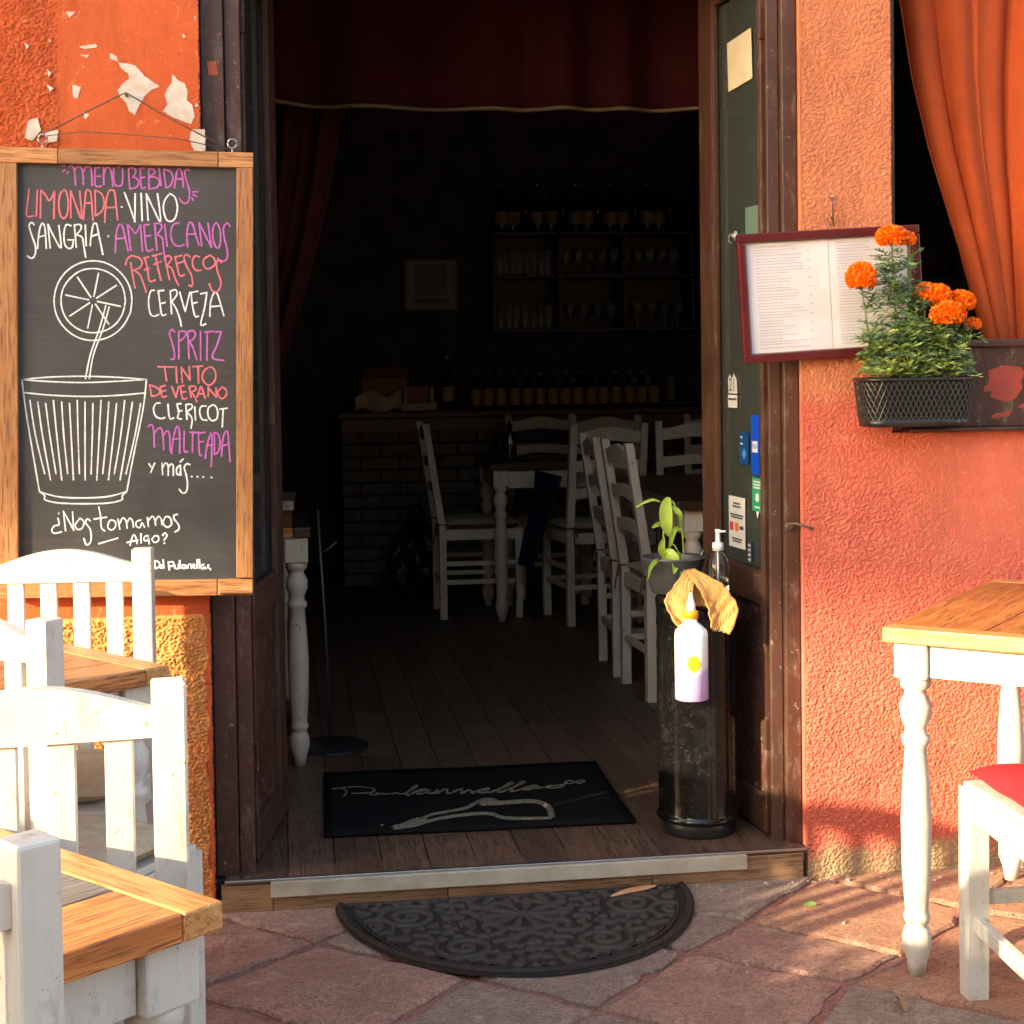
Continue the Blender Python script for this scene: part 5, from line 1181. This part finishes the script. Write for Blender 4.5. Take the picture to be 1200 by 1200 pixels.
# glasses
def glass_proto(name, prof, label, group):
    e = empty(name, (0, 0, 0)); tag(e, label, 'glass', group); MB().lathe(prof, n=16).build('bowl', CLEARB, e); return e
T_ = [(0, .026), (.005, .028), (.15, .033), (.151, .03), (.02, .026)]
G_ = [(0, .032), (.003, .03), (.006, .005), (.07, .005), (.085, .022), (.12, .034), (.16, .03)]
def row(proto, pts):
    lb = proto['label']
    for i, p in enumerate(pts):
        e = proto if i == 0 else copy_tree(proto); e.location = p; e['label'] = lb % ORD[i]
row(glass_proto('tumbler', T_, 'tall tumbler, %s from the left in the middle shelf row behind the bar', 'tumblers on the middle bar shelf'), [(.76+.043*i, 5.80+.02*(i % 2), 1.8465) for i in range(8)])
row(glass_proto('goblet', G_, 'stemmed goblet, %s from the left on the middle shelf beside the tumblers', 'goblets on the middle bar shelf'), [(1.18+.075*i, 5.82, 1.8465) for i in range(10)])
row(glass_proto('tumbler', T_, 'tall tumbler, %s from the left on the lowest wall shelf', 'tumblers on the lowest bar shelf'), [(.76+.05*i, 5.80, 1.5165) for i in range(7)])
row(glass_proto('goblet', G_, 'stemmed goblet, %s from the left on the lowest wall shelf', 'goblets on the lowest bar shelf'), [(1.2+.085*i, 5.82, 1.5165) for i in range(9)])
# row of liqueur bottles standing on the counter
lq = empty('liqueur_bottle', (0, 0, 0)); tag(lq, 'squat yellow-labelled bottle in the long row on the bar counter', 'bottle', 'liqueur bottles lined up on the counter')
MB().lathe([(0, .031), (.005, .033), (.12, .033), (.15, .014), (.19, .013)], n=18).build('glass_body', BOTTLEG, lq)
MB().lathe([(.02, .0338), (.115, .0338)], n=18, caps=False).build('paper_label', LABM[1], lq); MB().lathe([(.185, .015), (.21, .015)], n=12).build('cap', STEEL, lq)
for i in range(15):
    e = lq if i == 0 else copy_tree(lq); e.location = (.52+.0745*i, 5.12+.01*(i % 3), 1.053); e['label'] = 'squat yellow-labelled bottle, %s from the left in the row on the counter' % ORD[i]
row(glass_proto('jar', [(0, .04), (.004, .042), (.11, .042), (.13, .034), (.15, .034)], 'squat glass jar, %s from the left on the shelf foot behind the long bottle row', 'jars behind the counter bottle row'), [(.75+.12*i, 5.85, 1.06) for i in range(10)])
MB().box((1.34, 5.85, 1.03), (1.3, .26, .05)).build('lower_board', DARKW, sh)
MB().box((1.34, 5.85, .54), (1.3, .24, .92)).build('lower_cupboard', DARKW, sh)
# odds and ends on and above the counter
cb = empty('cardboard_box', (-.03, 5.2, 1.053)); tag(cb, 'open cardboard box at the left end of the bar counter', 'box'); cb.rotation_euler = (0, 0, R(14))
for d_, c_ in (((.26, .006, .2), (0, -.12, .1)), ((.26, .006, .2), (0, .12, .1)), ((.006, .235, .2), (.13, 0, .1)), ((.006, .235, .2), (-.13, 0, .1)), ((.25, .23, .006), (0, 0, .004))): one('side', c_, d_, CARD, cb)
one('flap', (0, -.17, .215), (.25, .1, .004), CARD, cb, rot=(R(-35), 0, 0))
bg = MB().grid(lambda u, v: ((u-.5)*.26, -.05+.03*math.sin(u*7), .10*v+.02*math.sin(u*9+v*5)), 14, 8).build('paper_bag', CREAMP, None, loc=(-.04, 5.02, 1.055), solid=.006); tag(bg, 'crumpled pale bag in front of the cardboard box on the counter', 'bag')
fb = empty('packet_stack', (.19, 5.1, 1.053)); tag(fb, 'small stack of red and cream packets on the bar counter', 'packets')
one('packet', (0, 0, .02), (.2, .12, .04), CREAMP, fb); one('packet', (0, 0, .09), (.13, .1, .095), flatm('dark_red_box', (.25, .02, .02)), fb); one('packet', (.07, 0, .085), (.03, .1, .085), CREAMP, fb); one('packet', (-.07, 0, .085), (.025, .1, .085), LABM[0], fb)
putb(0, .36, 5.1, 1.053, 'dark wine bottle standing left of the long bottle row on the counter', None)
pf = empty('picture_frame', (.352, 5.96, 1.80)); tag(pf, 'framed certificate on the wall behind the bar', 'picture')
for c_, d_ in (((0, 0, .158), (.34, .02, .016)), ((0, 0, -.158), (.34, .02, .016)), ((-.162, 0, 0), (.016, .02, .3)), ((.162, 0, 0), (.016, .02, .3))): one('frame_side', c_, d_, BLACK, pf)
one('print', (0, .004, 0), (.308, .01, .3), flatm('grey_print', (.42, .35, .34)), pf)
one('inner_print', (0, -.0018, .03), (.2, .002, .19), flatm('inner_grey_print', (.24, .19, .18)), pf); one('print_band', (0, -.0018, -.1), (.22, .002, .025), flatm('dark_print_band', (.12, .1, .1)), pf)
lp = empty('loudspeaker', (2.08, 5.75, 2.11)); tag(lp, 'black loudspeaker on the cupboard at the right of the bar shelf', 'speaker')
MB().box((0, 0, .19), (.24, .22, .38), bev=.01).build('cabinet', BLACK, lp); MB().lathe([(0, .08), (.004, .07), (.006, .02)], n=24, M=Matrix.Rotation(R(90), 4, 'X')).build('cone', BLACKPL, lp, loc=(0, -.112, .14)); one('badge', (.0, -.1125, .31), (.03, .002, .012), STW, lp)
gb = empty('rubbish_bag', (.11, 4.35, FZ)); tag(gb, 'glinting black plastic bag on the floor in front of the bar', 'bag')
def bagf(u, v):
    a = 2*PI*u; r_ = (.15*math.sin(PI*min(1, v*.9+.08))**.6)*(1+.12*math.sin(5*a+v*6)+.07*math.sin(11*a-v*9)); return (r_*math.cos(a), r_*math.sin(a), .42*v)
MB().grid(bagf, 60, 26).build('bag_body', plain('black_plastic_film', (.012, .013, .018), None, .15, 14, .8, .006), gb)
MB().tube([(0, 0, .41), (.01, 0, .45), (-.02, .01, .48)], [.02, .035, .05], 8).build('knot', BLACKPL, gb)
p2 = empty('picture_frame', (3.47, 5.96, 2.1)); tag(p2, 'black framed picture seen through the window beside the orange curtain', 'picture')
for c_, d_ in (((0, 0, .26), (.56, .03, .03)), ((0, 0, -.26), (.56, .03, .03)), ((-.265, 0, 0), (.03, .03, .49)), ((.265, 0, 0), (.03, .03, .49))): one('frame_side', c_, d_, BLACK, p2)
one('print', (0, .006, 0), (.5, .01, .49), flatm('dim_print', (.1, .08, .07)), p2)

# ---------------------------------------------------------------- street wall opposite, and added unseen objects that block the sun
AR = plain('pale_limewash', (.5, .38, .24), (.42, .31, .19), .9, 3, .2)
ar = empty('added_sun_blocker', (-15.5, -9, 0), R(-16)); tag(ar, 'added unseen gateway block shading the upper facade, left behind the camera', 'building')  # invented sun blocker: its lower edge sets the shade on the upper facade
one('shade_slab', (0, 0, 10.35), (6.0, 1.2, 7.0), AR, ar)
for x in (-3.6, 3.6): one('pier', (x, 0, 6.9), (1.1, 1.3, 13.9), AR, ar, bev=.02)
ow = empty('street_wall', (2, -13.5, 0)); tag(ow, 'pale street building across from the restaurant', 'building')
one('wall', (0, -1, 3.2), (22, 2, 6.4), AR, ow)
for k in range(6):
    one('window', (-9+3.6*k, .01, 1.9), (1.1, .06, 1.9), BROWN, ow); one('window', (-9+3.6*k, .01, 5.0), (1.0, .06, 1.4), BROWN, ow)
hd = empty('added_hedge_blocker', (-2.3, -2.90, 0)); tag(hd, 'added unseen hedge planter that shades the paving, left of the picture', 'planter')  # added out of view to keep low sun off the paving and wall base
one('trough', (0, 0, .25), (.36, 3.8, .5), AR, hd, bev=.01); one('blocker_core', (0, 0, .74), (.22, 3.7, .5), SOIL, hd)
hl = MB(); rh = random.Random(6)
for k in range(6000):
    p = Vector((rh.choice((-1, 1))*rh.uniform(.08, .19), rh.uniform(-1.88, 1.88), rh.uniform(.5, 1.02))) if k % 3 else Vector((rh.uniform(-.17, .17), rh.uniform(-1.88, 1.88), rh.uniform(.96, 1.06)))
    a = Vector((rh.gauss(0, 1), rh.gauss(0, 1), rh.gauss(0, 1))).normalized()*.03; b = a.orthogonal().normalized()*.016
    hl.raw([p-a, p+b, p+a, p-b], [(0, 1, 2, 3)])
hl.build('foliage', LEAFM[2], hd, kind='stuff')
